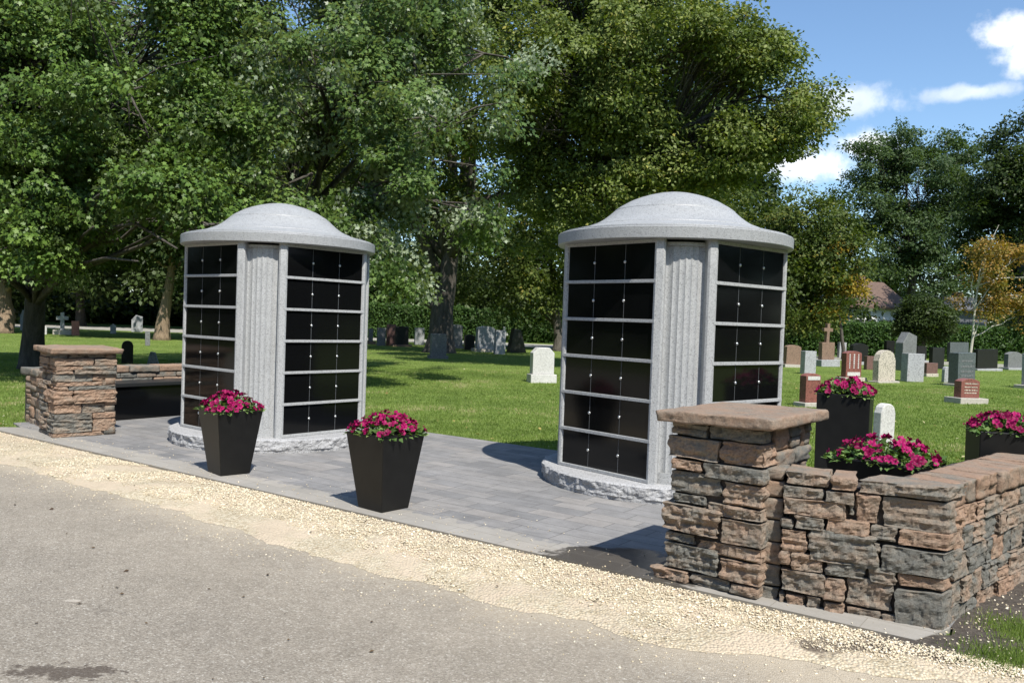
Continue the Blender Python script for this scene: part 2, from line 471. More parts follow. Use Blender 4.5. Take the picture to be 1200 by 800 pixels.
# ------------------------------------------------------------------ trees
def make_tree(name, label, base, trunk_r, lobes, n_clump, per, leaf, kind, m, bark='bark_dark', trunk_top=None,
              group='trees of the cemetery', clump_r=.55, droop=.35, fork=None, seed=1, trunk_pts=None, cat='tree', shell=.55, limb_r=.3, twigs=True, void=.03, coh=.95, vf=None):
    """lobes: (centre, rx, ry, rz); clumps of leaves fill the lobes, more of them near the surface"""
    rng = np.random.default_rng(seed); rnd = random.Random(seed)
    base = Vector(base)
    root = empty(name, base, label=label, cat=cat, group=group)
    lobes = [(Vector(c), rx, ry, rz) for c, rx, ry, rz in lobes]
    top = Vector(trunk_top) if trunk_top else sum((c for c, *_ in lobes), Vector()) / len(lobes)
    w = MB()
    if trunk_pts is None:
        trunk_pts = []
        for i in range(9):
            t = i / 8; p = base.lerp(top, t)
            p += Vector((rnd.uniform(-1, 1), rnd.uniform(-1, 1), 0)) * trunk_r * .45 * (0 if i == 0 else 1)
            trunk_pts.append(p)
    else: trunk_pts = [Vector(p) for p in trunk_pts]
    nT = len(trunk_pts)
    rad = [trunk_r * (1 - .72 * i / (nT - 1)) for i in range(nT)]; rad[0] *= 1.35
    trunk_pts2 = [trunk_pts[0] - base + Vector((0, 0, -.1))] + [p - base for p in trunk_pts[1:]]
    # root flare ring
    trunk_pts2.insert(1, trunk_pts2[0].lerp(trunk_pts2[1], .25)); rad.insert(1, rad[0] * .82)
    w.tube(trunk_pts2, rad, 14)
    w.build('trunk', bark, root)
    br = MB(); limbs = []
    for c, rx, ry, rz in lobes:
        k = rnd.uniform(.42, .85); i = int(k * (nT - 1)); s0 = trunk_pts[i].lerp(trunk_pts[min(i + 1, nT - 1)], .5)
        if s0.z > c.z: s0 = trunk_pts[max(1, int(.3 * nT))]
        d = c - s0; mid = s0 + d * .5 + Vector((rnd.uniform(-.1, .1) * d.length, rnd.uniform(-.1, .1) * d.length, d.length * .1))
        pts = []
        for t in (0, .2, .4, .6, .8, 1.0):
            p = s0 * (1 - t) ** 2 + mid * 2 * t * (1 - t) + c * t * t
            if 0 < t: p += Vector((rnd.uniform(-1, 1), rnd.uniform(-1, 1), rnd.uniform(-1, 1))) * d.length * .025
            pts.append(p)
        r0 = trunk_r * limb_r
        br.tube([p - base for p in pts], [r0 * (1 - .8 * t) for t in (0, .2, .4, .6, .8, 1)], 7)
        limbs.append(pts)
    vol = np.array([(rx * ry * rz) ** .75 for _, rx, ry, rz in lobes]); vol /= vol.sum()
    cc = []; nrmout = []
    for li, (c, rx, ry, rz) in enumerate(lobes):
        k = max(3, int(round(n_clump * vol[li] * 1.6)))
        d = unit(rng.normal(size=(k, 3)))
        r = rng.random(k) ** (1 / 3) * (1 - shell) + shell
        r *= 1 + .16 * rng.normal(size=k)
        pts = d * r[:, None] * np.array([rx, ry, rz]) + np.array(c)
        fq = vf or .42 / clump_r
        dens = np.array([mnoise.noise(Vector((x * fq, y * fq, z * fq + seed))) for x, y, z in pts])
        kp = dens > void; pts = pts[kp]; d = d[kp]
        pts[:, 2] = np.maximum(pts[:, 2], base.z + .6)
        for p, dd in zip(pts, d):
            cc.append(p); nrmout.append(dd)
            if twigs and rnd.random() < .22:
                a = limbs[li][rnd.choice((2, 3, 4, 5))]; q = Vector(p)
                mid = a.lerp(q, .5) + Vector((0, 0, .08 * (q - a).length))
                rr = .008 + .008 * trunk_r / .3
                br.tube([a - base, mid - base, q - base], [rr * 2, rr * 1.3, rr * .5], 4)
    br.build('branches', bark, root)
    cc = np.array(cc); no = np.array(nrmout); K = len(cc)
    cr = clump_r * (.6 + .8 * rng.random(K))
    idx = np.repeat(np.arange(K), (per * (.5 + rng.random(K))).astype(int)); N = len(idx)
    off = unit(rng.normal(size=(N, 3))) * (rng.random(N) ** .5)[:, None]; off[:, 2] *= .55
    P = cc[idx] + off * cr[idx][:, None]
    P[:, 2] -= droop * cr[idx] * (np.hypot(off[:, 0], off[:, 1])) ** 2 * .7
    axis = unit(off * np.array([1, 1, .5])) * .8 + rng.normal(size=(N, 3)) * .45; axis[:, 2] -= droop
    cn = rng.normal(size=(K, 3)) * .45 + no * .45; cn[:, 2] += .55; cn = unit(cn)
    nr = cn[idx] * coh + rng.normal(size=(N, 3)) * .30
    size = leaf * (.6 + .7 * rng.random(N))
    ct = rng.random(K)
    tint = np.clip(.45 * ct[idx] + .55 * rng.random(N), 0, 1)
    me = leaf_mesh('crown', P - np.array(base), axis, nr, size, kind, tint, m)
    link('crown', me, root)
    return root

def L(u, v, d, ru, rv=None, rd=None):
    """a lobe of foliage centred in direction u, v at distance d, sizes in metres from the angular size"""
    rx = ru * d / FPX; rz = (rv or ru) * d / FPX
    return (spot(u, v, d), rx, rd or (rx + rz) / 2, rz)

def gpos(u, d):
    p = spot(u, 380, d); return (p.x, p.y, 0)

# ------------------------------------------------------------------ setting: ground sheets
def sheet(name, pts, z, m, n=None, **kw):
    b = MB(); b.add([(p[0], p[1], z) for p in pts], [list(range(len(pts)))]); return b.build(name, m, **kw)

sheet('lawn_ground', [(-400, -300), (400, -300), (400, 500), (-400, 500)], 0, 'lawn_soil', kind='structure')

def epos(s, t, z=0):                   # s metres along the edge from EDGE_A, t metres into the patio
    return EDGE_A + EU * s + EN * t + Vector((0, 0, z))
def st(p):
    q = Vector((p[0], p[1], 0)) - EDGE_A; return q.dot(EU), q.dot(EN)

S_END = st(ground(1072, 755))[0]
BACK = [st(ground(500, 508)), st(ground(640, 529))]
T_BACK = sum(b[1] for b in BACK) / 2
# road sheet (everything on the camera's side of the gravel), gravel strip, patio
road_pts = [epos(-80, -.25), epos(80, -.25), epos(80, -9.5), epos(-80, -9.5)]
sheet('road', road_pts, .004, 'asphalt', kind='structure')

gl = [(-60, 536), (0, 541), (100, 572), (200, 596), (300, 631), (400, 660), (500, 688), (600, 712), (700, 737), (800, 762), (880, 770), (960, 780), (1060, 793), (1150, 803), (1300, 835)]
low = [st(ground(*p)) for p in gl]
low = [(-12, low[0][1])] + low
def low_t(s):
    for (a, ta), (b, tb) in zip(low, low[1:]):
        if a <= s <= b: return ta + (tb - ta) * (s - a) / (b - a)
    return low[-1][1]
# gravel strip as a fine grid with an irregular outer edge and small heaps
gs0, gs1, ns, nt_ = -6.0, S_END + 2.2, 520, 40
gv = []; gf = []
for i in range(ns + 1):
    s = gs0 + (gs1 - gs0) * i / ns
    tl = low_t(s) + .10 * mnoise.noise(Vector((s * 2.1, 0, 3))) + .05 * mnoise.noise(Vector((s * 9, 1, 3)))
    for j in range(nt_ + 1):
        f = j / nt_; t = tl + (.0 - tl) * f
        z = .007 + .022 * math.sin(PI * min(1, f * 1.1)) ** .7 + .010 * mnoise.noise(Vector((s * 5, t * 5, 0))) * math.sin(PI * min(1, f + .05))
        if j == 0: z = .0045
        gv.append(epos(s, t, max(.0065 if j else .0055, z)))
for i in range(ns):
    for j in range(nt_):
        a = i * (nt_ + 1) + j; gf.append([a, a + nt_ + 1, a + nt_ + 2, a + 1])
b = MB(); b.add(gv, gf, True); b.build('gravel_strip', 'gravel_bed', kind='structure')

# loose pebbles: real small stones lying on the strip
def pebbles(name, S, T, Z, size, tint, label, m='pebble'):
    N = len(S)
    ico = bmesh.new(); bmesh.ops.create_icosphere(ico, subdivisions=1, radius=1); ico.verts.index_update()
    iv = np.array([v.co[:] for v in ico.verts]); ifc = np.array([[v.index for v in f.verts] for f in ico.faces]); ico.free()
    base = np.array(EDGE_A)[None] + S[:, None] * np.array(EU)[None] + T[:, None] * np.array(EN)[None]; base[:, 2] = Z
    ang = RNG.random(N) * 2 * PI; sc = size[:, None] * (.55 + .7 * RNG.random((N, 3))); sc[:, 2] *= .7
    jig = 1 + .22 * RNG.normal(size=(N, len(iv)))
    V = iv[None] * sc[:, None, :] * jig[:, :, None]
    ca, sa = np.cos(ang)[:, None], np.sin(ang)[:, None]
    X = V[:, :, 0] * ca - V[:, :, 1] * sa; Y = V[:, :, 0] * sa + V[:, :, 1] * ca
    V = np.stack([X, Y, V[:, :, 2]], -1) + base[:, None, :]
    F = (ifc[None] + (np.arange(N) * len(iv))[:, None, None]).reshape(-1)
    k = N * len(ifc)
    me = mesh_np(name, V.reshape(-1, 3), F, np.arange(k) * 3, np.full(k, 3), np.repeat(tint, len(ifc)), m)
    return link(name, me, label=label, cat='gravel', kind='stuff')
N = 44000
S = RNG.uniform(-3.5, S_END + .6, N)
s_near = RNG.random(N) < .6; S[s_near] = RNG.uniform(2.5, S_END + .6, s_near.sum())
tl = np.array([low_t(s) for s in S]); fr = RNG.random(N) ** .8
T = tl * (1 - fr) + .012 * RNG.normal(size=N)
clus = np.array([mnoise.noise(Vector((s * 1.6, t * 1.6, 5))) for s, t in zip(S, T)])
keep = (clus + .35 * RNG.random(N) > -.12 + .25 * (fr < .25) + .34 * (fr < .14 + .22 * (S > 5))) & (T < .03)
S, T, fr = S[keep], T[keep], fr[keep]
pebbles('loose_gravel', S, T, .020 + .018 * np.sin(PI * fr) ** .7 - .006, .0028 + .0062 * RNG.random(len(S)) ** 2.2, RNG.random(len(S)), 'pale yellow crushed gravel strewn along the edge of the road')
N = 1500
S = RNG.uniform(-2, S_END + 1, N); T = np.array([low_t(s) for s in S]) - np.abs(RNG.normal(size=N)) * .22
T2 = np.where(RNG.random(N) < .3, np.abs(RNG.normal(size=N)) * .35, T)
zz = np.where(T2 > 0, .032, .006)
pebbles('stray_gravel', S, T2, zz, .003 + .004 * RNG.random(N), RNG.random(N), 'stray gravel bits scattered over the asphalt and pavers')

# patio slab
P0, P1 = epos(-3.0, 0), epos(S_END, 0)
cornr = ground(1112, 742)
pat = [epos(-.45, 0), P1, Vector((cornr.x, cornr.y, 0)), epos(S_END + .25, T_BACK), epos(st(ground(460, 502))[0], T_BACK), Vector((-3.3, 13.7, 0)), Vector((-6.5, 11.05, 0)), ground(24, 503)]
b = MB(); b.prism([(p.x, p.y) for p in pat], -.02, .028); b.build('patio', 'paver', kind='structure')

# soil beside the wall foot
soil = [ground(950, 752), ground(1040, 745), ground(1075, 752), ground(1112, 738), ground(1160, 700), ground(1230, 655), ground(1330, 620), ground(1420, 700), ground(1420, 840), ground(1240, 815), ground(1140, 776), ground(1020, 766)]
def irregular(pts, amp=.03, step=.05, seed=0):
    out = []
    n = len(pts)
    for i in range(n):
        a, c = Vector((pts[i][0], pts[i][1], 0)), Vector((pts[(i + 1) % n][0], pts[(i + 1) % n][1], 0))
        k = max(1, int((c - a).length / step))
        for j in range(k):
            p = a.lerp(c, j / k); out.append((p.x + amp * mnoise.noise(Vector((p.x * 9, p.y * 9, seed))), p.y + amp * mnoise.noise(Vector((p.x * 9, p.y * 9, seed + 7)))))
    return out
sheet('soil_patch', irregular(soil, .12), .0235, 'garden_soil', kind='structure')

# far path behind the lawn
pth = [ground(-200, 376), ground(250, 391), ground(640, 407.5), ground(1300, 436), ground(1300, 432), ground(640, 403.5), ground(250, 387), ground(-200, 372.5)]
sheet('path', pth, .006, 'path_dust', kind='structure')

# ------------------------------------------------------------------ columbaria
def build_columbarium(label):
    root = empty('columbarium', label=label, cat='columbarium', group='twin round granite columbaria')
    # rough hewn plinth
    n = 320; rows = [(0, .012), (0, .025), (0, .038), (0, .051), (0, .064), (0, .077), (0, .09), (0, .103), (0, .116), (0, .128), (0, .14), (1, .152), (2, .155)]; n = 640
    vs = []; fs = []
    for k, z in [(0, -.01)] + [(r, z) for r, z in rows]:
        for i in range(n):
            a = 2 * PI * i / n
            base_r = 1.238 if k == 0 else (1.212 if k == 1 else .8)
            q = Vector((math.cos(a) * 11, math.sin(a) * 11, z * 13))
            d = mnoise.fractal(q, .75, 2.1, 5) * .016 + .018 * (.35 - mnoise.voronoi(q * 1.3)[0][0])
            if k == 1: d *= .5
            if k == 2: d = 0
            if z < 0.03 and k == 0: d = -.006 + d * .4
            r = base_r + d; vs.append((r * math.cos(a), r * math.sin(a), z + (.006 * mnoise.noise(q * 2) if k == 0 and z > .03 else 0)))
    m_ = len(rows) + 1
    for i in range(m_ - 1):
        for k in range(n):
            k2 = (k + 1) % n; fs.append([i * n + k, i * n + k2, (i + 1) * n + k2, (i + 1) * n + k])
    fs.append([(m_ - 1) * n + k for k in range(n)])
    b = MB(); b.add(vs, fs, False); b.build('plinth', 'rough_granite', root)
    Z0, Z1 = .156, 2.338
    R = 1.10; A = math.radians(32); dch = R * math.cos(A); half = R * math.sin(A)
    pitch = (Z1 - Z0 - .03) / 6
    dw = (2 * half - .02) / 3
    door = MB(); door.box((0, 0, 0), (dw - .006, .03, pitch - .034), bev=.002); door_me = door.mesh('niche_door', 'black_granite')
    shelf = MB(); shelf.box((0, 0, 0), (2 * half - .012, .10, .03), bev=.003); shelf_me = shelf.mesh('shelf', 'grey_granite')
    ros = MB()
    ros.lathe([(0.0001, .0), (.014, .0), (.015, .004), (.012, .008), (.006, .011), (.0001, .013)], 16)
    ros_me = ros.mesh('rosette', 'rosette_metal')
    joint = MB(); joint.box((0, 0, 0), (.0055, .006, pitch - .034)); joint_me = joint.mesh('joint_strip', 'joint_metal')
    # jamb with chamfered nose
    jw, jd = .094, .225
    jb = MB(); jb.prism([(-jw / 2, 0), (jw / 2, 0), (jw / 2, jd - .016), (jw / 2 - .016, jd), (-jw / 2 + .016, jd), (-jw / 2, jd - .016)], Z0 - .01, Z1 + .003)
    jamb_me = jb.mesh('jamb', 'grey_granite')
    # fluted column panel (plan outline with flutes on a gentle bow)
    pw = .37; pts = []
    nf = 6
    for i in range(nf * 8 + 1):
        t = i / (nf * 8); x = -pw / 2 + .02 + t * (pw - .04)
        y = .045 * (1 - (2 * t - 1) ** 2) + .10
        ph = (i % 8) / 8
        y -= .010 * math.sin(PI * ph) ** .8 if i % 8 else 0
        pts.append((x, y))
    outline = [(-pw / 2, 0), (-pw / 2, .10)] + pts + [(pw / 2, .10), (pw / 2, 0)]
    outline = outline[::-1]
    fl = MB(); fl.prism(outline, Z0 + .10, Z1 - .055); fl_me = fl.mesh('fluted_panel', 'grey_granite')
    def bowed(d, z0, z1):
        o = [(-pw / 2, 0)] + [(-pw / 2 + pw * i / 16, .10 + d + .048 * (1 - (i / 8 - 1) ** 2)) for i in range(17)] + [(pw / 2, 0)]
        q = MB(); q.prism(o[::-1], z0, z1); return q
    cap = bowed(.006, Z1 - .054, Z1 - .022); cap_me = cap.mesh('column_cap', 'grey_granite')
    bs = bowed(.022, Z0 - .01, Z0 + .045); q = bowed(.012, Z0 + .046, Z0 + .098); bs.v += []; n0 = len(bs.v); bs.add(q.v, q.f); bs_me = bs.mesh('column_base', 'grey_granite')
    for kb in range(4):
        ab = math.radians(-45 + 90 * kb)            # direction of the bank's outward normal, 0 = +x local
        bank = empty('niche_bank'); bank.parent = root
        bank.rotation_euler = (0, 0, ab - PI / 2)   # local +y outward
        back = MB(); back.box((0, dch - .25, (Z0 + Z1) / 2), (2 * half - .01, .42, Z1 - Z0 - .004)); back.build('niche_core', 'joint_metal', bank)
        for r in range(6):
            zc = Z0 + .03 + pitch * r + (pitch - .03) / 2
            for c in range(3):
                link('niche_door', door_me, bank, (-half + .01 + dw * (c + .5), dch - .022, zc))
            for c in (1, 2):
                o = link('rosette', ros_me, bank, (-half + .01 + dw * c, dch - .004, zc)); o.rotation_euler = (-PI / 2, 0, 0)
                link('joint_strip', joint_me, bank, (-half + .01 + dw * c, dch - .0095, zc))
        for r in range(7):
            link('shelf', shelf_me, bank, (0, dch - .035, Z0 + .015 + pitch * r))
        ac = math.radians(90 * kb)
        col = empty('pilaster'); col.parent = root; col.rotation_euler = (0, 0, ac - PI / 2)
        link('fluted_panel', fl_me, col, (0, .905, 0)); link('column_cap', cap_me, col, (0, .905, 0)); link('column_base', bs_me, col, (0, .905, 0))
        for s in (-1, 1):
            a = math.radians(12.3) * s
            o = link('jamb', jamb_me, col, (math.sin(a) * .88, math.cos(a) * .88, 0)); o.rotation_euler = (0, 0, -a)
    b = MB(); b.lathe([(.0001, Z1 + .002), (1.153, Z1 + .002), (1.159, Z1 + .009), (1.160, Z1 + .105), (1.153, Z1 + .113), (1.12, Z1 + .118), (.0001, Z1 + .118)], 160)
    b.build('roof_slab', 'roof_granite', root)
    zt = Z1 + .12
    prof = [(1.118, zt), (1.115, zt + .012), (1.04, zt + .030), (.95, zt + .050), (.86, zt + .076), (.855, zt + .084), (.80, zt + .104), (.76, zt + .124), (.71, zt + .155), (.66, zt + .194), (.606, zt + .242), (.602, zt + .244), (.598, zt + .254), (.55, zt + .288), (.45, zt + .346), (.36, zt + .383), (.277, zt + .410), (.18, zt + .434), (.09, zt + .449), (.0001, zt + .453)]
    b = MB(); b.lathe(prof, 128); b.build('dome', 'roof_granite', root)
    for o in root.children:
        if o.name.startswith(('roof_slab', 'dome')) and o.type == 'MESH':
            for p in o.data.polygons: p.use_smooth = True
            md = o.modifiers.new('es', 'EDGE_SPLIT'); md.split_angle = math.radians(22)
    return root

def place_col(root, u, depth, face):
    p = spot(u, 380, depth); root.location = (p.x, p.y, .028)
    toward = math.atan2(-p.y, -p.x)
    root.rotation_euler = (0, 0, toward + math.radians(face))
c1 = build_columbarium('near grey granite columbarium behind the stone pillar, its dome the taller in view')
place_col(c1, 785, 8.56, 6.6)
c2 = copy_tree(c1); c2['label'] = 'farther grey granite columbarium left of the grass gap, behind two black planters'
place_col(c2, 326, 10.52, -10.3)

# ------------------------------------------------------------------ stonework
def stone(b, O, ux, uy, x0, x1, y0, y1, z0, z1, tint, res=.022, rough=.012, rad=.006, seed=0):
    """one rock-faced block; box in the frame (O, ux, uy), corners rounded, faces chipped by layered noise"""
    dx, dy, dz = x1 - x0, y1 - y0, z1 - z0
    nx, ny, nz = (max(2, int(round(d / res))) for d in (dx, dy, dz))
    idx = {}; vs = []; fs = []
    h = Vector((dx / 2, dy / 2, dz / 2)); c = Vector((x0 + dx / 2, y0 + dy / 2, z0 + dz / 2))
    rr = min(rad, dz * .38, dx * .4)
    sq = rough * random.uniform(.7, 1.3); lay = random.uniform(0, 1); off = Vector((seed * 3.7 % 50, seed * 1.3 % 40, seed * 2.1 % 30))
    tilt = random.uniform(-.02, .02)
    def vert(i, j, k):
        key = (i, j, k)
        if key in idx: return idx[key]
        p = Vector((-h.x + dx * i / nx, -h.y + dy * j / ny, -h.z + dz * k / nz))
        q = Vector((max(-h.x + rr, min(h.x - rr, p.x)), max(-h.y + rr, min(h.y - rr, p.y)), max(-h.z + rr, min(h.z - rr, p.z))))
        d = p - q; n = d.normalized() if d.length > 1e-8 else Vector((0, 0, 0))
        if d.length > 1e-8: p = q + n * rr
        pw = p + off
        bn = mnoise.noise(Vector((pw.x * 4 , pw.y * 4, pw.z * (34 if lay > .5 else 16))))
        bed = (math.floor(bn * 4) / 4 * .6 + bn * .5) * (1.3 if lay > .5 else .5)
        vd = mnoise.voronoi(Vector((pw.x * 9, pw.y * 9, pw.z * 15)))[0]
        chip = mnoise.fractal(pw * 22, .6, 2.0, 3) * .75 + (vd[1] - vd[0]) * .9 - .35
        big = mnoise.noise(pw * 5.2) * .9
        amt = sq * (bed + chip + big)
        ey = .007 * mnoise.noise(Vector((pw.x * 7, pw.y * 7, 3 + seed)))
        fz = p.z / max(h.z, .001); p.z += ey * fz * min(1, dz / .06)
        p.x += .008 * mnoise.noise(Vector((pw.z * 16, seed, 1.5))) * (abs(p.x) / h.x) ** 3
        hor = Vector((n.x, n.y, n.z * .35))
        p = p + hor * amt * (1.15 if abs(n.z) < .6 else .35)
        p.z += tilt * p.x
        w = c + p
        vs.append(O + ux * w.x + uy * w.y + Vector((0, 0, w.z))); idx[key] = len(vs) - 1
        return idx[key]
    for i in range(nx):
        for k in range(nz):
            for j in (0, ny): fs.append([vert(i, j, k), vert(i + 1, j, k), vert(i + 1, j, k + 1), vert(i, j, k + 1)])
    for j in range(ny):
        for k in range(nz):
            for i in (0, nx): fs.append([vert(i, j, k), vert(i, j + 1, k), vert(i, j + 1, k + 1), vert(i, j, k + 1)])
    for i in range(nx):
        for j in range(ny):
            for k in (0, nz): fs.append([vert(i, j, k), vert(i + 1, j, k), vert(i + 1, j + 1, k), vert(i, j + 1, k)])
    b.add(vs, fs, res > .0125, tint)

SEED = [0]
def run(b, O, ux, uy, Lx, z0, z1, thick, res, x_start=0., courses=None, tone=(0.1, .9), gap=.004, jut=.022, lens=(.16, .42)):
    """random coursed stonework on one face: face plane y=0, body towards +y"""
    z = z0; rnd = random
    while z < z1 - .02:
        hc = rnd.choice((.055, .075, .10, .13, .15)); hc = min(hc, z1 - z)
        if z1 - (z + hc) < .045: hc = z1 - z
        x = x_start - rnd.uniform(0, .0)
        while x < Lx - .01:
            l = rnd.uniform(*lens) * (1 if hc < .12 else .8); l = min(l, Lx - x)
            if Lx - (x + l) < .08: l = Lx - x
            SEED[0] += 1
            j = rnd.uniform(-jut, jut * .3); t = rnd.uniform(*tone) if rnd.random() < .75 else rnd.choice((0., 1.))
            if hc > .12 and rnd.random() < .35:
                m1 = z + hc * rnd.uniform(.42, .6)
                stone(b, O, ux, uy, x + gap / 2, x + l - gap / 2, j, thick, z + gap / 2, m1 - gap / 2, t, res, seed=SEED[0])
                SEED[0] += 1; j = rnd.uniform(-jut, jut * .3)
                stone(b, O, ux, uy, x + gap / 2, x + l - gap / 2, j, thick, m1 + gap / 2, z + hc - gap / 2, rnd.uniform(*tone), res, seed=SEED[0])
            else:
                stone(b, O, ux, uy, x + gap / 2, x + l - gap / 2, j, thick, z + gap / 2, z + hc - gap / 2, t, res, seed=SEED[0])
            x += l
        z += hc

def uv2(ang):
    a = math.radians(ang); return Vector((math.cos(a), math.sin(a), 0)), Vector((-math.sin(a), math.cos(a), 0))

# --- near pillar: front-left face hand laid after the photograph
ZP = .028
pc = ground(887, 703, ZP)                                  # front corner on the ground
pl = ground(784, 686, ZP)
print('PILLAR ANG', math.degrees(math.atan2((pc - pl).y, (pc - pl).x)), (pc - pl).length)
ux, uy = uv2(-38.5)
W1 = (pc - pl).length + .07; pl = pc - ux * W1; W2 = .76; HP = .985
pillar = empty('stone_pillar', (pc.x, pc.y, ZP), label='near stone pillar with a flat slab cap at the end of the low wall', cat='pillar', group='stacked stone pillars at the patio entrance')
def local(o):                                              # express world-built meshes relative to their thing
    return Vector(o.location)
b = MB(); O = pl - Vector((0, 0, 0)) - local(pillar)
def zf(t): return HP * (1 - t)
def X(x): return (x - 70) / 268 * W1
C = [  # x0, x1 (x>=338 means a corner stone), t0, t1, tint
 (70, 180, 0, .085, .2), (183, 338, 0, .085, .12), (60, 218, .09, .225, .5), (222, 345, .085, .225, .85),
 (75, 168, .23, .30, .85), (172, 345, .23, .325, .22), (70, 225, .305, .44, .15), (230, 345, .33, .465, .68),
 (78, 182, .445, .505, .15), (186, 345, .47, .545, .5), (50, 225, .51, .685, .5), (228, 345, .55, .70, .42),
 (66, 156, .69, .755, .1), (159, 345, .705, .785, .72), (62, 225, .76, .92, .12), (228, 345, .79, .92, .7),
 (32, 142, .925, 1, .75), (146, 262, .925, 1, .2), (264, 345, .925, 1, .55)]
for x0, x1, t0, t1, tn in C:
    SEED[0] += 1; corner = x1 > 338
    stone(b, O, ux, uy, X(x0) + .004, (W1 + random.uniform(.0, .02)) if corner else X(x1) - .004, random.uniform(-.02, .006) - (.02 if x0 < 60 else 0), (random.choice((.2, .26, .34)) if corner else .14), zf(t1) + .004, zf(t0) - .003, tn, .0115, .014, seed=SEED[0])
# right face beyond the corner stones, then the two hidden faces
run(b, O + ux * W1, uy, -ux, W2, 0, HP, .12, .02, x_start=.2, lens=(.14, .3))
run(b, O + ux * W1 + uy * W2, -ux, -uy, W1, 0, HP, .12, .04)
run(b, O + uy * W2, -uy, ux, W2 - .14, 0, HP, .12, .04)
b.build('stonework', 'wall_stone', pillar)
b = MB(); cx = O + ux * W1 / 2 + uy * W2 / 2
b.box((cx.x, cx.y, HP / 2), (W1 - .05, W2 - .05, HP - .004), rz=math.atan2(ux.y, ux.x)); b.build('mortar_core', 'dark_mortar', pillar)
b = MB(); SEED[0] += 1
stone(b, O, ux, uy, -.075, W1 + .085, -.085, W2 + .10, HP + .003, HP + .072, .66, .014, .008, .014, seed=SEED[0])
b.build('slab_cap', 'wall_stone', pillar)

# --- low wall: front run hand laid, side run random
wc = ground(1103, 740, ZP * .5)
lo_, hi_ = .0, W2                                          # the low wall springs from the pillar's right face
for _ in range(40):
    md_ = (lo_ + hi_) / 2; q_ = pc + uy * md_ - Vector((0, 0, EYE)); uu = 600 + FPX * (q_.x * _R[0] + q_.y * _R[1] + q_.z * _R[2]) / (q_.x * _F[0] + q_.y * _F[1] + q_.z * _F[2])
    lo_, hi_ = (md_, hi_) if uu < 908 else (lo_, md_)
wa = ground(911, 705, ZP)
wux, wuy = uv2(math.degrees(math.atan2((wc - wa).y, (wc - wa).x)))
LW = (wc - wa).length; HW = .79
sd = ground(1200, 682, 0); sux, suy = uv2(math.degrees(math.atan2((sd - wc).y, (sd - wc).x)))
wall = empty('low_stone_wall', (wc.x, wc.y, .0), label='near low stacked stone wall turning a corner around the planters', cat='wall', group='low walls of stacked stone')
b = MB(); O = wa - local(wall); O.z = 0
def WX(x): return (x - 405) / 510 * LW
def wz(x, y):
    yt = 255 + (x - 405) * .12; yb = 682 + (x - 405) * .17
    return HW * (1 - (y - yt) / (yb - yt))
CW = [
 (410, 556, 255, 305, .5), (560, 640, 265, 320, .75), (643, 930, 275, 345, .4),
 (405, 540, 308, 345, .35), (405, 612, 348, 402, .62), (545, 640, 325, 360, .3), (616, 638, 363, 402, .1), (643, 712, 332, 425, .7), (720, 930, 352, 450, .38),
 (405, 445, 405, 436, .15), (448, 545, 400, 440, .3), (549, 688, 412, 462, .82), (692, 775, 432, 482, .2), (780, 930, 452, 502, .9),
 (406, 493, 440, 512, .88), (498, 712, 450, 550, .25), (727, 930, 505, 585, .05), (700, 724, 485, 560, .4),
 (405, 445, 505, 548, .75), (448, 552, 516, 572, .6), (556, 686, 545, 592, .15), (690, 776, 562, 612, .3), (780, 930, 588, 630, .9),
 (406, 556, 570, 640, .4), (559, 620, 592, 665, .72), (624, 770, 598, 688, .45), (775, 930, 636, 715, .1),
 (405, 430, 640, 690, .5), (433, 490, 645, 690, .75), (494, 550, 650, 705, .35), (553, 622, 668, 715, .6), (625, 735, 690, 745, .45), (735, 930, 718, 770, .42)]
for x0, x1, y0, y1, tn in CW:
    SEED[0] += 1; xm = min((x0 + x1) / 2, 915); corner = x1 > 920
    z1 = wz(xm, y0); z0 = max(0, wz(xm, y1))
    if y1 >= 690: z0 = 0
    if z1 > HW - .05: z1 = HW
    xr = LW + random.uniform(0, .02) if corner else WX(x1) - .004
    stone(b, O, wux, (sux if corner else wuy), WX(x0) + .004, xr, random.uniform(-.022, .008), (random.choice((.13, .22, .32)) if corner else .15) if z1 < HW - .01 else .29, z0 + .003, z1 - .003, tn, .012, .014, seed=SEED[0])
zz_ = 0
while zz_ < HW - .02:                                      # tail of the wall tucked against the pillar
    hc = min(random.choice((.1, .13, .16)), HW - zz_); SEED[0] += 1
    if HW - zz_ - hc < .05: hc = HW - zz_
    stone(b, O, wux, wuy, -.17, .004, .045, .27, zz_ + .003, zz_ + hc - .003, random.uniform(.2, .8), .02, seed=SEED[0]); zz_ += hc
# side run: stones laid as courses that match the corner
Oc = O + wux * LW
LS = 3.2
run(b, Oc, sux, suy, LS, .0, .11, .14, .0123, x_start=.10, lens=(.16, .34))
run(b, Oc, sux, suy, LS, .11, .655, .14, .0123, x_start=.12, lens=(.12, .36), gap=.008)
run(b, Oc, sux, suy, LS, .66, HW, .29, .02, x_start=.15, lens=(.12, .3))
run(b, Oc - wux * .29 + suy * .29 * 0 + sux * LS + suy * .29, -sux, -suy, LS - .3, 0, HW - .12, .10, .05)
b.build('stonework', 'wall_stone', wall)
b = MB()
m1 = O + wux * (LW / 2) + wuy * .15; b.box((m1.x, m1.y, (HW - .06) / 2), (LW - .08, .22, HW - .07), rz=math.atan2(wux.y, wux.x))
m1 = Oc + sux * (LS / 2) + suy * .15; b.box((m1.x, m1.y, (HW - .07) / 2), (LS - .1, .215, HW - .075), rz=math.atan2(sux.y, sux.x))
b.build('mortar_core', 'dark_mortar', wall)

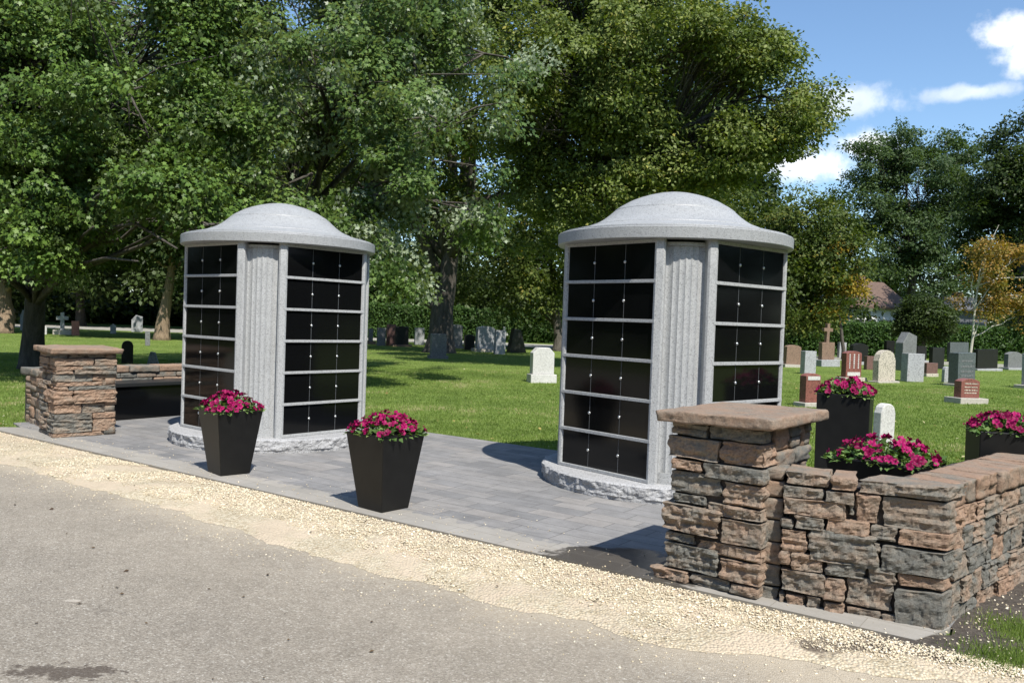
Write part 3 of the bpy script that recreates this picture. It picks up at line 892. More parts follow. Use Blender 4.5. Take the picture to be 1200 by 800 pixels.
# --- far pillar and wall on the left
ang = -47
ux, uy = uv2(ang)
pc = ground(63, 513, ZP); W1, W2 = .62, .68; pl = pc - ux * W1
pil2 = empty('stone_pillar', (pc.x, pc.y, ZP), label='far stone pillar left of the black granite bench', cat='pillar', group='stacked stone pillars at the patio entrance')
O = pl - local(pil2); b = MB(); HP2 = .99
z = 0
while z < HP2 - .01:
    hc = min(random.choice((.05, .065, .09, .12, .16)), HP2 - z)
    if HP2 - z - hc < .05: hc = HP2 - z
    SEED[0] += 1; cw, cd = random.choice(((.3, .3), (.18, .52), (.4, .2), (.24, .42), (.34, .14)))
    stone(b, O, ux, uy, W1 - cw, W1 + random.uniform(-.01, .02), random.uniform(-.02, .02), cd, z + .003, z + hc - .004, random.choice((.2, .55, .75, .85, .9)), .0123, seed=SEED[0])
    SEED[0] += 1; stone(b, O, ux, uy, -random.uniform(0, .03), W1 - cw - .005, random.uniform(-.03, .025), .2, z + .003, z + hc - .004, random.choice((.2, .5, .7)), .0123, seed=SEED[0])
    SEED[0] += 1; stone(b, O + ux * W1, uy, -ux, cd + .005, W2, random.uniform(-.03, .025), .2, z + .003, z + hc - .004, random.choice((.05, .3, .5, .7, .85, .95)), .0123, seed=SEED[0])
    z += hc
run(b, O + ux * W1 + uy * W2, -ux, -uy, W1, 0, HP2, .12, .05)
run(b, O + uy * W2, -uy, ux, W2 - .2, 0, HP2, .12, .05)
b.build('stonework', 'wall_stone', pil2)
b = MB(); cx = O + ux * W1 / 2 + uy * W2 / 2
b.box((cx.x, cx.y, HP2 / 2), (W1 - .05, W2 - .05, HP2 - .004), rz=math.atan2(ux.y, ux.x)); b.build('mortar_core', 'dark_mortar', pil2)
b = MB(); SEED[0] += 1
stone(b, O, ux, uy, -.07, W1 + .07, -.07, W2 + .07, HP2 + .003, HP2 + .07, .72, .025, .008, .014, seed=SEED[0]); b.build('slab_cap', 'wall_stone', pil2)

dx_ = Vector((.6, .8, 0)); wl_ux = Vector((math.cos(math.radians(54)), math.sin(math.radians(54)), 0)); wl_uy = Vector((-wl_ux.y, wl_ux.x, 0))
wst = Vector((-6.33, 11.13, 0)); wall2 = empty('low_stone_wall', (wst.x, wst.y, .0), label='far low stacked stone wall behind the black granite bench', cat='wall', group='low walls of stacked stone')
b = MB(); O = Vector((0, 0, 0)); HW2 = .745
run(b, O, wl_ux, wl_uy, 4.6, 0, HW2 - .105, .14, .024, tone=(.35, 1)); run(b, O, wl_ux, wl_uy, 4.6, HW2 - .102, HW2, .30, .024, lens=(.16, .5), tone=(.3, .9))
# short return running forward to the pillar
e0 = Vector((pl.x, pl.y, 0)) + uy * .1 - local(wall2); d = (e0 - (O + wl_uy * .05)); sx_ = d.normalized(); sy_ = Vector((-sx_.y, sx_.x, 0)); 
run(b, O + sx_ * 0, sx_, sy_, d.length - .04, 0, HW2 - .1, .2, .03, tone=(.3, .9)); run(b, O, sx_, sy_, d.length - .04, HW2 - .1, HW2, .28, .03, lens=(.3, .5))
b.build('stonework', 'wall_stone', wall2)
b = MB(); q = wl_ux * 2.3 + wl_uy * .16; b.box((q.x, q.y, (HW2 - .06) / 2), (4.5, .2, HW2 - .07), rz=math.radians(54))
b.build('mortar_core', 'dark_mortar', wall2)

# bench of black granite before the far wall
bench = empty('granite_bench', (-5.42 + .02, 11.62, ZP), label='long black granite bench against the far low stone wall', cat='bench', rz=math.radians(54))
b = MB(); b.box((.72, .21, .485), (2.3, .50, .05), bev=.006); b.build('seat', 'bench_granite', bench)
b = MB(); b.box((.72, .225, .23), (2.26, .47, .455), bev=.004); b.build('bench_body', 'black_granite', bench)

# ------------------------------------------------------------------ planters with petunias
def blossom_meshes():
    out = []
    for v in range(4):
        rnd = random.Random(40 + v); b = MB(); n = 20; R = .028
        vs = [(0, 0, -.012)]; tiers = [(.25, -.004), (.62, .004), (1, .006)]
        for ti, (rf, z) in enumerate(tiers):
            for k in range(n):
                a = 2 * PI * k / n; lob = 1 - (.13 * (abs(math.sin(2.5 * a)) ** 3) if ti == 2 else 0)
                r = R * rf * lob * (1 + (.05 * rnd.uniform(-1, 1) if ti == 2 else 0))
                zz = z + (.006 * math.cos(5 * a + v) + .003 * rnd.uniform(-1, 1) if ti == 2 else 0)
                vs.append((r * math.cos(a), r * math.sin(a), zz))
        fs = [[0, 1 + k, 1 + (k + 1) % n] for k in range(n)]
        for t in range(2):
            for k in range(n):
                k2 = (k + 1) % n; fs.append([1 + t * n + k, 1 + t * n + k2, 1 + (t + 1) * n + k2, 1 + (t + 1) * n + k])
        b.add(vs, fs, True, [.15, .4, .65, .9][v])
        me = b.mesh('blossom', 'petal'); me.materials.append(M['petunia_throat'])
        for p in me.polygons[:n]: p.material_index = 1
        out.append(me)
    return out
BLOOMS = blossom_meshes()

def frustum(b, w0, w1, z0, z1, wall_t=.022):
    """square tapered pot, open at the top"""
    o0, o1, i1 = w0 / 2, w1 / 2, w1 / 2 - wall_t; zi = z1 - .05; ii = i1 - .003
    rings = [(o0, z0), (o1, z1), (i1, z1), (ii, zi)]
    vs = []
    for h, z in rings: vs += [(-h, -h, z), (h, -h, z), (h, h, z), (-h, h, z)]
    fs = []
    for i in range(3):
        for k in range(4): k2 = (k + 1) % 4; fs.append([i * 4 + k, i * 4 + k2, i * 4 + 4 + k2, i * 4 + 4 + k])
    fs += [[3, 2, 1, 0], [12, 13, 14, 15]]
    b.add(vs, fs, False)

def planter(u, v, depth_pt, w0, w1, h, yaw, label, seed, bloom_n=38, mound=.16, spread=1.0, leaf_n=520, groundz=ZP):
    p = depth_pt
    root = empty('flower_planter', (p[0], p[1], groundz), rz=yaw, label=label, cat='planter', group='black square planters of petunias')
    b = MB(); frustum(b, w0, w1, 0, h); me = b.mesh('pot', 'planter_black')
    o = link('pot', me, root); md = o.modifiers.new('bevel', 'BEVEL'); md.width = .006; md.segments = 2; md.limit_method = 'ANGLE'
    b = MB(); hw = w1 / 2 - .03; b.add([(-hw, -hw, h - .035), (hw, -hw, h - .035), (hw, hw, h - .035), (-hw, hw, h - .035)], [[0, 1, 2, 3]]); b.build('soil', 'potting_soil', root)
    rng = np.random.default_rng(seed); rnd = random.Random(seed)
    N = leaf_n
    q = rng.uniform(-1, 1, (N, 2)); r = np.maximum(np.abs(q[:, 0]), np.abs(q[:, 1]))
    hw2 = w1 / 2 * spread
    zt = h - .02 + mound * (1 - r ** 2.5) * (.35 + .65 * rng.random(N))
    P = np.stack([q[:, 0] * hw2, q[:, 1] * hw2, zt], 1)
    ax = np.stack([q[:, 0], q[:, 1], .25 + 0 * r], 1) + rng.normal(size=(N, 3)) * .5
    nr = np.stack([q[:, 0] * .5, q[:, 1] * .5, 1 + 0 * r], 1) + rng.normal(size=(N, 3)) * .35
    me = leaf_mesh('petunia_foliage', P, ax, nr, .05 * (.6 + .7 * rng.random(N)), 'oval', rng.random(N), 'petunia_leaf')
    fol = link('petunia_foliage', me, root)
    for i in range(bloom_n):
        qx, qy = rnd.uniform(-1, 1), rnd.uniform(-1, 1); rr = max(abs(qx), abs(qy))
        x, y = qx * hw2 * 1.05, qy * hw2 * 1.05
        z = h + .0 + mound * (1 - rr ** 2.5) * rnd.uniform(.75, 1.15) + .012
        o = link('blossom', rnd.choice(BLOOMS), fol, (x, y, z))
        nrm = Vector((qx * .9 + rnd.uniform(-.5, .5), qy * .9 + rnd.uniform(-.5, .5), rnd.uniform(.5, 1.1)))
        o.rotation_mode = 'QUATERNION'; o.rotation_quaternion = nrm.to_track_quat('Z', 'Y')
        s = rnd.uniform(.8, 1.25); o.scale = (s, s, s)
    return root
yaw = math.radians(-40)
bn_ = 82; g1 = ground(449, 601, ZP); d1 = Vector((g1.x, g1.y, 0)).normalized() * .205
planter(0, 0, (g1.x + d1.x, g1.y + d1.y), .29, .455, .62, yaw, 'tapered black planter of magenta petunias standing right of the farther columbarium', 1, 98, mound=.14)
g1 = ground(268, 558, ZP); d1 = Vector((g1.x, g1.y, 0)).normalized() * .205
planter(0, 0, (g1.x + d1.x, g1.y + d1.y), .29, .455, .62, yaw - .12, 'tapered black planter of petunias in front of the farther columbarium', 2, 95, mound=.14)
# inside the enclosure
cp = ground(1044, 542, .66); planter(0, 0, (cp.x - .03, cp.y + .02), .42, .62, .66, math.radians(42), 'low wide planter of petunias directly behind the near low stone wall', 3, 95, mound=.14, leaf_n=900)
cp = spot(991, 466, 8.1); planter(0, 0, (cp.x, cp.y), .46, .47, .985, math.radians(-27), 'tall straight black planter of petunias behind the near pillar cap', 4, 90, mound=.13)
cp = spot(1186, 500, 6.15); planter(0, 0, (cp.x, cp.y), .50, .51, .90, math.radians(-18), 'straight black planter of petunias at the right edge of the photo', 5, 95, mound=.10, leaf_n=800)

# ------------------------------------------------------------------ headstones
def arch(w, h, rise, n=10):
    r = rise
    pts = [(-w / 2, 0)]
    for i in range(n + 1):
        t = -1 + 2 * i / n; pts.append((t * w / 2, h - r + r * math.sqrt(max(0, 1 - t * t)) if r > .15 * w else h - r * t * t))
    pts.append((w / 2, 0)); return pts
def outline(kind, w, h):
    if kind == 'arch': return arch(w, h, w * .45)
    if kind == 'serp': return arch(w, h, w * .12)
    if kind == 'flat': return [(-w / 2, 0), (-w / 2, h), (w / 2, h), (w / 2, 0)]
    if kind == 'chamfer': return [(-w / 2, 0), (-w / 2, h * .8), (-w * .27, h), (w * .27, h), (w / 2, h * .8), (w / 2, 0)]
    if kind == 'point': return [(-w / 2, 0), (-w / 2, h * .78), (0, h), (w / 2, h * .78), (w / 2, 0)]
    if kind == 'cross':
        a = w * .17; y = h * .68
        return [(-a, 0), (-a * .9, y - a), (-w / 2, y - a), (-w / 2, y + a), (-a * .9, y + a), (-a * .9, h), (a * .9, h), (a * .9, y + a), (w / 2, y + a), (w / 2, y - a), (a * .9, y - a), (a, 0)]
    if kind == 'slant': return [(-w / 2, 0), (-w / 2, h * .72), (-w * .1, h), (w / 2, h * .9), (w / 2, 0)]
    if kind == 'lean': return [(-w / 2, 0), (-w * .25, h), (w * .15, h * .95), (w / 2, 0)]
ENG = {}
def headstone(x0, x1, yt, yb, kind, m, label, base=None, name='headstone', yaw=None, inscr=None, cat='headstone', thick=.24, depth=None, band=None):
    uc = (x0 + x1) / 2
    p = ground(uc, yb) if depth is None else spot(uc, yb, depth)
    k = p.y / FPX; w = (x1 - x0) * k * .96; h = (yb - yt) * k
    rnd = random.Random(int(x0 * 7 + yb)); yaw = math.radians(rnd.uniform(14, 26)) if yaw is None else math.radians(yaw)
    tk = min(thick, w * .45); w = max(.12, (w - tk * abs(math.sin(yaw)) * .8) / math.cos(yaw))
    root = empty(name, (p.x, p.y, 0), rz=yaw, label=label, cat=cat, group='headstones on the cemetery lawn')
    hb = 0
    if base:
        hb = base[0]; b = MB(); b.box((0, 0, hb / 2 - .02), (w + base[1], tk + base[1], hb + .04), bev=.012); b.build('base', base[2] if len(base) > 2 else 'concrete', root)
    b = MB(); o = [(x, z + hb) for x, z in outline(kind, w, h - hb)]
    b.slab(o, -tk / 2, tk / 2)
    ob = b.build('tablet' if name == 'headstone' else 'shaft', m, root); md = ob.modifiers.new('bevel', 'BEVEL'); md.width = .012; md.segments = 2; md.limit_method = 'ANGLE'
    root.rotation_euler.y = math.radians(rnd.uniform(-1.6, 1.6))
    if inscr:
        q = MB(); vert_, mm = inscr
        if vert_ == 'vert':
            for c in (-.28, 0, .28):
                zz = hb + (h - hb) * .34
                for i in range(7):
                    hh = (h - hb) * .06; q.box((w * c, -tk / 2 - .003, zz + hh / 2), (w * .09 * rnd.uniform(.6, 1), .006, hh)); zz += hh * 1.35
        else:
            for i, f in enumerate((.74, .56, .40, .26)):
                xx = -w * .33
                while xx < w * .33:
                    ww = rnd.uniform(.025, .06) * w * 2; q.box((xx + ww / 2, -tk / 2 - .003, hb + (h - hb) * f), (ww, .005, (h - hb) * .055)); xx += ww * 1.3
        q.build('inscription', mm, root)
    if band:
        q = MB(); q.box((0, -tk / 2 - .004, hb + (h - hb) * band[0]), (w * .82, .01, (h - hb) * band[1])); q.build('name_plate', 'stone_white', root)
    return root
H = headstone
W, PG, BE, GR, GG, BK, RD, BR, DR, TC = ('stone_' + s for s in ('white', 'pale_grey', 'beige', 'grey', 'green_grey', 'black', 'red', 'brown', 'dark_red', 'terracotta'))
# right of the near columbarium
H(917, 938, 404, 430, 'serp', BR, 'tan brown headstone with a rounded top beside the near columbarium', (.12, .3))
H(937, 956, 411, 438, 'flat', PG, 'narrow plain pale grey slab behind the red stone and tall planter')
H(936, 961, 437, 476, 'serp', RD, 'red granite headstone with a white name band beside the tall planter', (.09, .16), band=(.84, .13), thick=.2)
H(958, 978, 401, 429, 'flat', BR, 'mottled brown granite block carrying a stone cross', (.3, .35, PG))
H(962, 975, 379, 402, 'cross', BR, 'small leaning stone cross standing on a mottled brown block', name='stone_cross', cat='cross', thick=.2, depth=ground(968, 429).y)
bpy.data.objects['stone_cross'].location.z = spot(968, 402, ground(968, 429).y).z
H(981, 991, 401, 419, 'flat', PG, 'small pale grey tablet in front of the hedge left of a black stone')
H(993, 1018, 402, 427, 'serp', BK, 'broad black headstone with an arched top behind the red scripted one', (.15, .3, PG))
H(985, 1009, 411, 446, 'serp', RD, 'red brown headstone with columns of white script on a pale base', (.12, .25, BE), inscr=('vert', W), band=(.13, .14))
H(1021, 1050, 410, 448, 'arch', BE, 'beige weathered marble headstone with a full round arch', (.05, .2))
H(1028, 1042, 386, 412, 'flat', W, 'bright white upright tablet in front of the hedge')
H(1035, 1048, 399, 420, 'flat', BK, 'small black stone between the white tablet and the tall grey slab')
H(1012, 1024, 417, 433, 'flat', DR, 'small dark red stone left of the beige arch')
H(1048, 1073, 389, 434, 'slant', GR, 'tallest dark grey slab with an uneven top, under the round bushy tree', thick=.4)
H(1055, 1082, 414, 447, 'flat', PG, 'squat pale grey rough stone right of the beige arch', thick=.3)
H(1070, 1086, 405, 424, 'serp', BK, 'black headstone just right of the tall grey slab', (.1, .2, PG))
H(1079, 1099, 425, 441, 'flat', DR, 'low brown red block right of the squat pale grey stone', (.12, .05, BE))
H(1088, 1106, 407, 432, 'flat', BK, 'black upright stone left of the green grey monument')
H(1108, 1136, 401, 424, 'flat', GG, 'wide shaded grey green stone near the hedge behind the green monument')
H(1103, 1113, 429, 448, 'arch', PG, 'tiny pale rounded marker touching the green grey monument')
H(1110, 1143, 413, 452, 'flat', GG, 'large square green grey granite monument with lighter side', (.08, .2), inscr=('h', GR), thick=.35)
H(1117, 1147, 443, 472, 'serp', RD, 'low red granite headstone on a pale concrete base, nearest on the right lawn', (.13, .28), inscr=('h', BE), thick=.22)
H(1138, 1171, 409, 434, 'flat', BK, 'broad black polished monument behind the red headstone', (.1, .3, PG))
H(1160, 1168, 400, 414, 'point', PG, 'little pale pointed stone behind the broad black monument')
H(1174, 1199, 412, 433, 'serp', GR, 'dark grey headstone near the right edge of the photo', (.1, .3, PG))
H(1196, 1222, 414, 455, 'flat', PG, 'pale grey monument cut by the right edge of the photo', (.12, .3))
H(1020, 1047, 472, 536, 'arch', W, 'bright white rounded marble headstone behind the low wide planter', thick=.12, yaw=28)
H(1150, 1158, 402, 415, 'flat', GR, 'small grey stone at the foot of the birch')
H(1062, 1072, 398, 412, 'flat', W, 'small white stone at the foot of the hedge under the bushy tree')
H(1176, 1184, 400, 413, 'cross', W, 'small white cross by the hedge on the right', name='stone_cross', cat='cross')
H(946, 953, 392, 406, 'flat', BK, 'small black stone in the undergrowth behind the plain pale grey slab')
H(1002, 1010, 396, 408, 'arch', GR, 'small grey arched stone right at the hedge behind the broad black one')
H(1020, 1028, 398, 414, 'flat', BK, 'narrow dark stone just left of the bright white tablet')
H(1084, 1092, 399, 413, 'serp', GR, 'small grey stone in the shade under the right side of the bushy tree')
H(1128, 1137, 401, 416, 'serp', BR, 'brown stone close to the birch trunk on its left')
H(1186, 1196, 402, 417, 'flat', PG, 'small pale stone at the hedge behind the dark grey right hand stone')
H(968, 976, 404, 418, 'flat', GR, 'grey stone tucked behind the mottled brown block', depth=52)
# between the columbaria
H(431, 437, 385, 403, 'flat', GR, 'grey stone half hidden by the edge of the farther columbarium', (.15, .3, BR))
H(441, 452, 384, 405, 'flat', GR, 'shaded grey headstone at the left end of the middle row')
H(462, 479, 382, 406, 'serp', BK, 'black round topped headstone in the middle row', (.1, .3, BR))
H(452, 464, 380, 405, 'flat', DR, 'dark reddish headstone beside the black round topped one')
H(485, 497, 384, 404, 'flat', PG, 'pale grey tablet left of the great trunk')
H(503, 523, 391, 420, 'flat', GR, 'grey headstone standing in front of the great trunk', (.12, .15, GR), thick=.35)
H(527, 542, 380, 408, 'serp', GR, 'mottled grey headstone right of the great trunk', (.1, .2, GR))
H(543, 556, 392, 410, 'serp', BK, 'low black headstone next to the large pale one')
H(556, 579, 382, 412, 'serp', PG, 'largest pale grey headstone in the row by the great trunk', (.14, .3, BE), thick=.5)
H(578, 592, 387, 415, 'flat', PG, 'pale grey slab immediately right of the largest pale one')
H(586, 595, 383, 410, 'cross', W, 'small round headed white cross above the grey slab', name='stone_cross', cat='cross', thick=.12)
H(597, 607, 386, 409, 'cross', W, 'thin white cross in front of the black slanted stone', name='stone_cross', cat='cross', thick=.1)
H(593, 617, 385, 413, 'lean', BK, 'black tapering headstone at the right end of the middle row', thick=.5)
H(620, 649, 407, 448, 'chamfer', W, 'white headstone with cut corners just left of the near columbarium', (.22, .12, W), thick=.3)
# far left
H(66, 80, 366, 392, 'cross', PG, 'pale stone cross with wide arms on the far left lawn', (.25, .3), name='stone_cross', cat='cross', thick=.3)
H(84, 93, 376, 393, 'flat', TC, 'terracotta coloured post stone beside the pale cross')
H(129, 136, 379, 391, 'point', W, 'small white pointed marker alone on the far left lawn')
H(154, 167, 369, 389, 'slant', PG, 'pale leaning stone left of the light brown trunk')
H(142, 156, 399, 426, 'arch', BK, 'black rounded stone in the shade behind the far low wall', thick=.4)
H(170, 176, 388, 405, 'flat', GR, 'thin grey post stone in the shade above the far low wall')
H(172, 187, 412, 428, 'lean', PG, 'pale low rock lit by a sun fleck above the far low wall')
H(15, 22, 362, 378, 'flat', W, 'white tablet at the far left edge of the lawn')
H(24, 31, 363, 387, 'slant', PG, 'pale slanted stone left of the maple trunk')
H(49, 55, 382, 392, 'arch', W, 'small white arched marker touching the right side of the maple trunk')

# ------------------------------------------------------------------ trees, near to far
T_ = make_tree
# left maple
bp = gpos(38, 20.5); d = 20.5
T_('maple_tree', 'dark trunked maple rising behind the far pillar at the left', bp, .27,
   [L(20, 90, 18, 120, 110), L(-60, 210, 18, 90, 90), L(60, 200, 17, 80, 70), L(30, 285, 16.5, 62, 40), L(150, 110, 17, 100, 100), L(110, 270, 15.5, 60, 50),
    L(172, 312, 15, 40, 40), L(190, 240, 15.5, 62, 50), L(245, 245, 16, 55, 45), L(10, 10, 19, 140, 90), L(120, 0, 20, 130, 80), L(-70, 300, 17, 60, 45), L(130, 180, 20, 90, 90), L(40, 150, 21, 120, 110), L(200, 50, 19.5, 80, 70), L(225, 140, 18, 60, 60), L(205, 280, 14.6, 58, 46), L(250, 265, 15, 45, 40), L(130, 225, 15.2, 50, 34)],
   1900, 120, .092, 'maple', 'maple_leaf', group='trees of the cemetery', clump_r=.52, vf=.6, droop=.6, void=.0, seed=3, trunk_top=spot(60, 120, 20), shell=.5)
# middle maple with silver undersides
T_('maple_tree', 'broad maple with pale leaf undersides behind the farther columbarium', gpos(330, 24), .34,
   [L(300, 60, 21, 120, 100), L(400, 110, 19, 100, 80), L(450, 230, 18, 62, 60), L(360, 210, 19, 90, 65), L(480, 60, 20, 100, 80), L(520, 150, 19, 80, 70), L(468, 318, 18, 30, 34), L(545, 240, 20, 42, 50),
    L(260, 180, 21, 90, 70), L(320, -20, 22, 130, 80), L(460, -10, 22, 120, 70), L(560, 60, 22, 70, 60), L(290, 290, 22, 50, 40), L(395, 300, 22, 60, 60)],
   1500, 120, .10, 'maple', 'silver_maple_leaf', coh=1.5, clump_r=.52, vf=.5, droop=.6, void=.06, seed=5, trunk_top=spot(350, 130, 23), shell=.5)
# great old tree
gp = ground(515, 413); gp.z = 0
T_('broadleaf_tree', 'great old tree with the thickest trunk between the two columbaria', gp, .66,
   [L(560, 130, 36, 100, 100), L(470, 160, 38, 110, 100), L(620, 230, 36, 75, 70), L(400, 200, 40, 100, 90), L(560, 20, 38, 120, 80), L(420, 40, 40, 130, 90), L(440, 310, 40, 60, 30)],
   900, 90, .21, 'oval', 'olive_leaf', clump_r=1.0, vf=.35, seed=8, trunk_pts=[gp, gp + Vector((.05, 0, .8)), spot(518, 365, gp.y), spot(524, 330, gp.y), spot(530, 280, gp.y), spot(545, 210, gp.y), spot(550, 120, gp.y)], limb_r=.45)
# olive green tree behind the near columbarium
T_('broadleaf_tree', 'large olive green tree spreading over the near columbarium', gpos(720, 30), .42,
   [L(640, 80, 27, 90, 80), L(740, 60, 27, 110, 85), L(820, 85, 27, 84, 76), L(890, 110, 27, 62, 72), L(925, 120, 27, 42, 58), L(893, 82, 27, 44, 40), L(860, 170, 27, 66, 42), L(780, 180, 28, 95, 62), L(690, 200, 28, 90, 66), L(640, 150, 27, 80, 60),
    L(762, -15, 28, 76, 55), L(680, -20, 28, 110, 60), L(905, 185, 27, 26, 22), L(620, 10, 28, 80, 60), L(660, 270, 30, 60, 40)],
   2200, 95, .135, 'oval', 'big_tree_leaf', void=-.03, vf=.5, clump_r=.6, seed=13, trunk_top=spot(745, 130, 28), shell=.5)
T_('broadleaf_tree', 'shaded tree filling the gap left of the near columbarium', gpos(655, 46), .3,
   [L(640, 290, 46, 55, 50), L(600, 260, 47, 60, 55), L(690, 260, 47, 60, 60), L(620, 340, 46, 48, 30), L(570, 330, 47, 40, 30), L(750, 300, 48, 80, 60)],
   330, 110, .22, 'oval', 'olive_leaf', void=-.1, clump_r=1.1, seed=17)
# right mid distance
T_('broadleaf_tree', 'olive green tree just right of the near columbarium dome', gpos(905, 50), .28,
   [L(885, 270, 50, 60, 48), L(935, 270, 50, 52, 48), L(970, 300, 50, 40, 50), L(900, 330, 49, 60, 42), L(945, 345, 49, 40, 34), L(860, 250, 51, 40, 30)],
   380, 120, .22, 'oval', 'olive_leaf', clump_r=1.1, seed=21, void=-.1)
T_('golden_tree', 'small tree of golden yellow leaves beside the brown roofed house', gpos(990, 49), .12,
   [L(982, 328, 49, 22, 30), L(996, 338, 49, 11, 16), L(966, 350, 49, 20, 20), L(980, 300, 49, 14, 18)],
   95, 85, .18, 'oval', 'yellow_leaf', clump_r=.8, seed=23)
T_('conifer', 'thin dark conifer spire behind the golden tree', gpos(977, 62), .16,
   [L(977, 232, 62, 6, 20), L(977, 262, 62, 11, 22), L(977, 298, 62, 16, 26), L(977, 335, 62, 20, 24)],
   90, 60, .22, 'oval', 'dark_leaf', clump_r=.8, seed=24, cat='conifer')
T_('poplar_tree', 'tall blue green tree standing alone against the sky behind the house', gpos(1072, 75), .45,
   [L(1062, 168, 75, 34, 24), L(1030, 190, 75, 40, 28), L(1005, 188, 75, 20, 18), L(1075, 215, 75, 50, 40), L(1025, 240, 75, 38, 36), L(1060, 280, 75, 60, 44), L(1120, 240, 76, 42, 50), L(1122, 180, 76, 34, 24), L(1100, 320, 75, 55, 36), L(1040, 320, 74, 40, 30)],
   900, 90, .25, 'oval', 'poplar_leaf', clump_r=.95, vf=.4, seed=27, shell=.35, void=-.12)
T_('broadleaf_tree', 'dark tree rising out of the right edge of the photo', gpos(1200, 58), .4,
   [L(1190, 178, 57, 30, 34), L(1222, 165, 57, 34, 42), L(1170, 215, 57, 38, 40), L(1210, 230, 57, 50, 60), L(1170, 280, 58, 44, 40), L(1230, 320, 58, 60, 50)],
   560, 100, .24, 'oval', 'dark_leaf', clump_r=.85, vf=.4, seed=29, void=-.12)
T_('bushy_tree', 'small round bushy dark green tree in front of the hedge', gpos(1084, 50), .16,
   [L(1084, 366, 50, 24, 19), L(1074, 382, 50, 18, 13), L(1097, 378, 50, 14, 15)],
   170, 120, .16, 'oval', 'dark_leaf', clump_r=.6, seed=31, void=-.3)
bg = gpos(1137, 40)
T_('birch_tree', 'young pale barked birch with orange autumn leaves at the right', bg, .065,
   [L(1160, 310, 40, 26, 26), L(1158, 290, 40, 18, 22), L(1184, 305, 40, 20, 20), L(1140, 318, 40, 13, 14), L(1196, 345, 40, 18, 18), L(1134, 348, 40, 12, 16), L(1150, 372, 40, 16, 10), L(1190, 372, 40, 16, 12), L(1172, 262, 40, 8, 10), L(1168, 270, 40, 10, 9), L(1165, 345, 40, 16, 14), L(1210, 325, 40, 14, 20)],
   240, 70, .13, 'oval', 'orange_leaf', bark='bark_birch', void=.02, clump_r=.55, seed=33,
   trunk_pts=[bg, spot(1140, 395, 40), spot(1141, 375, 40), spot(1144, 350, 40), spot(1148, 320, 40), spot(1156, 285, 40)], limb_r=.6)
# trunk at far left edge and the light-barked one
T_('broadleaf_tree', 'thick trunked tree cut by the left edge of the photo', gpos(0, 44), .55,
   [L(-20, 250, 44, 90, 70), L(60, 220, 45, 80, 70), L(-60, 150, 45, 120, 90), L(40, 310, 44, 40, 24)],
   340, 100, .28, 'oval', 'dark_leaf', void=-.2, clump_r=1.3, seed=35, bark='bark_pale')
T_('broadleaf_tree', 'tree with a light brown trunk seen left of the farther columbarium', gpos(190, 42), .36,
   [L(190, 230, 42, 100, 70), L(260, 290, 43, 60, 50), L(130, 270, 43, 50, 40), L(240, 160, 43, 120, 90)],
   380, 110, .28, 'oval', 'dark_leaf', void=-.2, clump_r=1.3, seed=37, bark='bark_pale',
   trunk_pts=[gpos(190, 42), spot(191, 375, 42), spot(195, 355, 42), spot(198, 335, 42), spot(204, 300, 42), spot(206, 240, 42)])
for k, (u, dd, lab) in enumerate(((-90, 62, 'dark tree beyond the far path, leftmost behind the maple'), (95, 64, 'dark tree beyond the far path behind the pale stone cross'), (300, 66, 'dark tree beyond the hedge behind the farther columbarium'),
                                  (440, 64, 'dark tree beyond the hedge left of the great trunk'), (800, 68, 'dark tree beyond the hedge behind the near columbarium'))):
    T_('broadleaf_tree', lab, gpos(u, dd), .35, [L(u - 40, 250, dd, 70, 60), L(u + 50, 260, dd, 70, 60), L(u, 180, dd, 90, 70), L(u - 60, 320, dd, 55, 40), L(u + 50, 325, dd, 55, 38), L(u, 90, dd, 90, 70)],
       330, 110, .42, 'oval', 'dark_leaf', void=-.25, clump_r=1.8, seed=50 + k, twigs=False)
# bare pale leaning stem right of the near columbarium
b = MB(); bl = empty('leaning_stem', ground(925, 407), label='bare pale leaning stem in the undergrowth right of the near columbarium', cat='dead tree')
o = Vector(bl.location); dq = o.y
b.tube([Vector((0, 0, -.1)), spot(927, 395, dq) - o, spot(934, 378, dq) - o, spot(940, 358, dq) - o, spot(946, 345, dq) - o], [.16, .14, .12, .08, .04], 8); b.build('trunk', 'bark_birch', bl)
b = MB(); b.tube([spot(934, 378, dq) - o, spot(938, 372, dq) - o, spot(941, 372, dq) - o], [.07, .05, .02], 6); b.build('branch', 'bark_birch', bl)

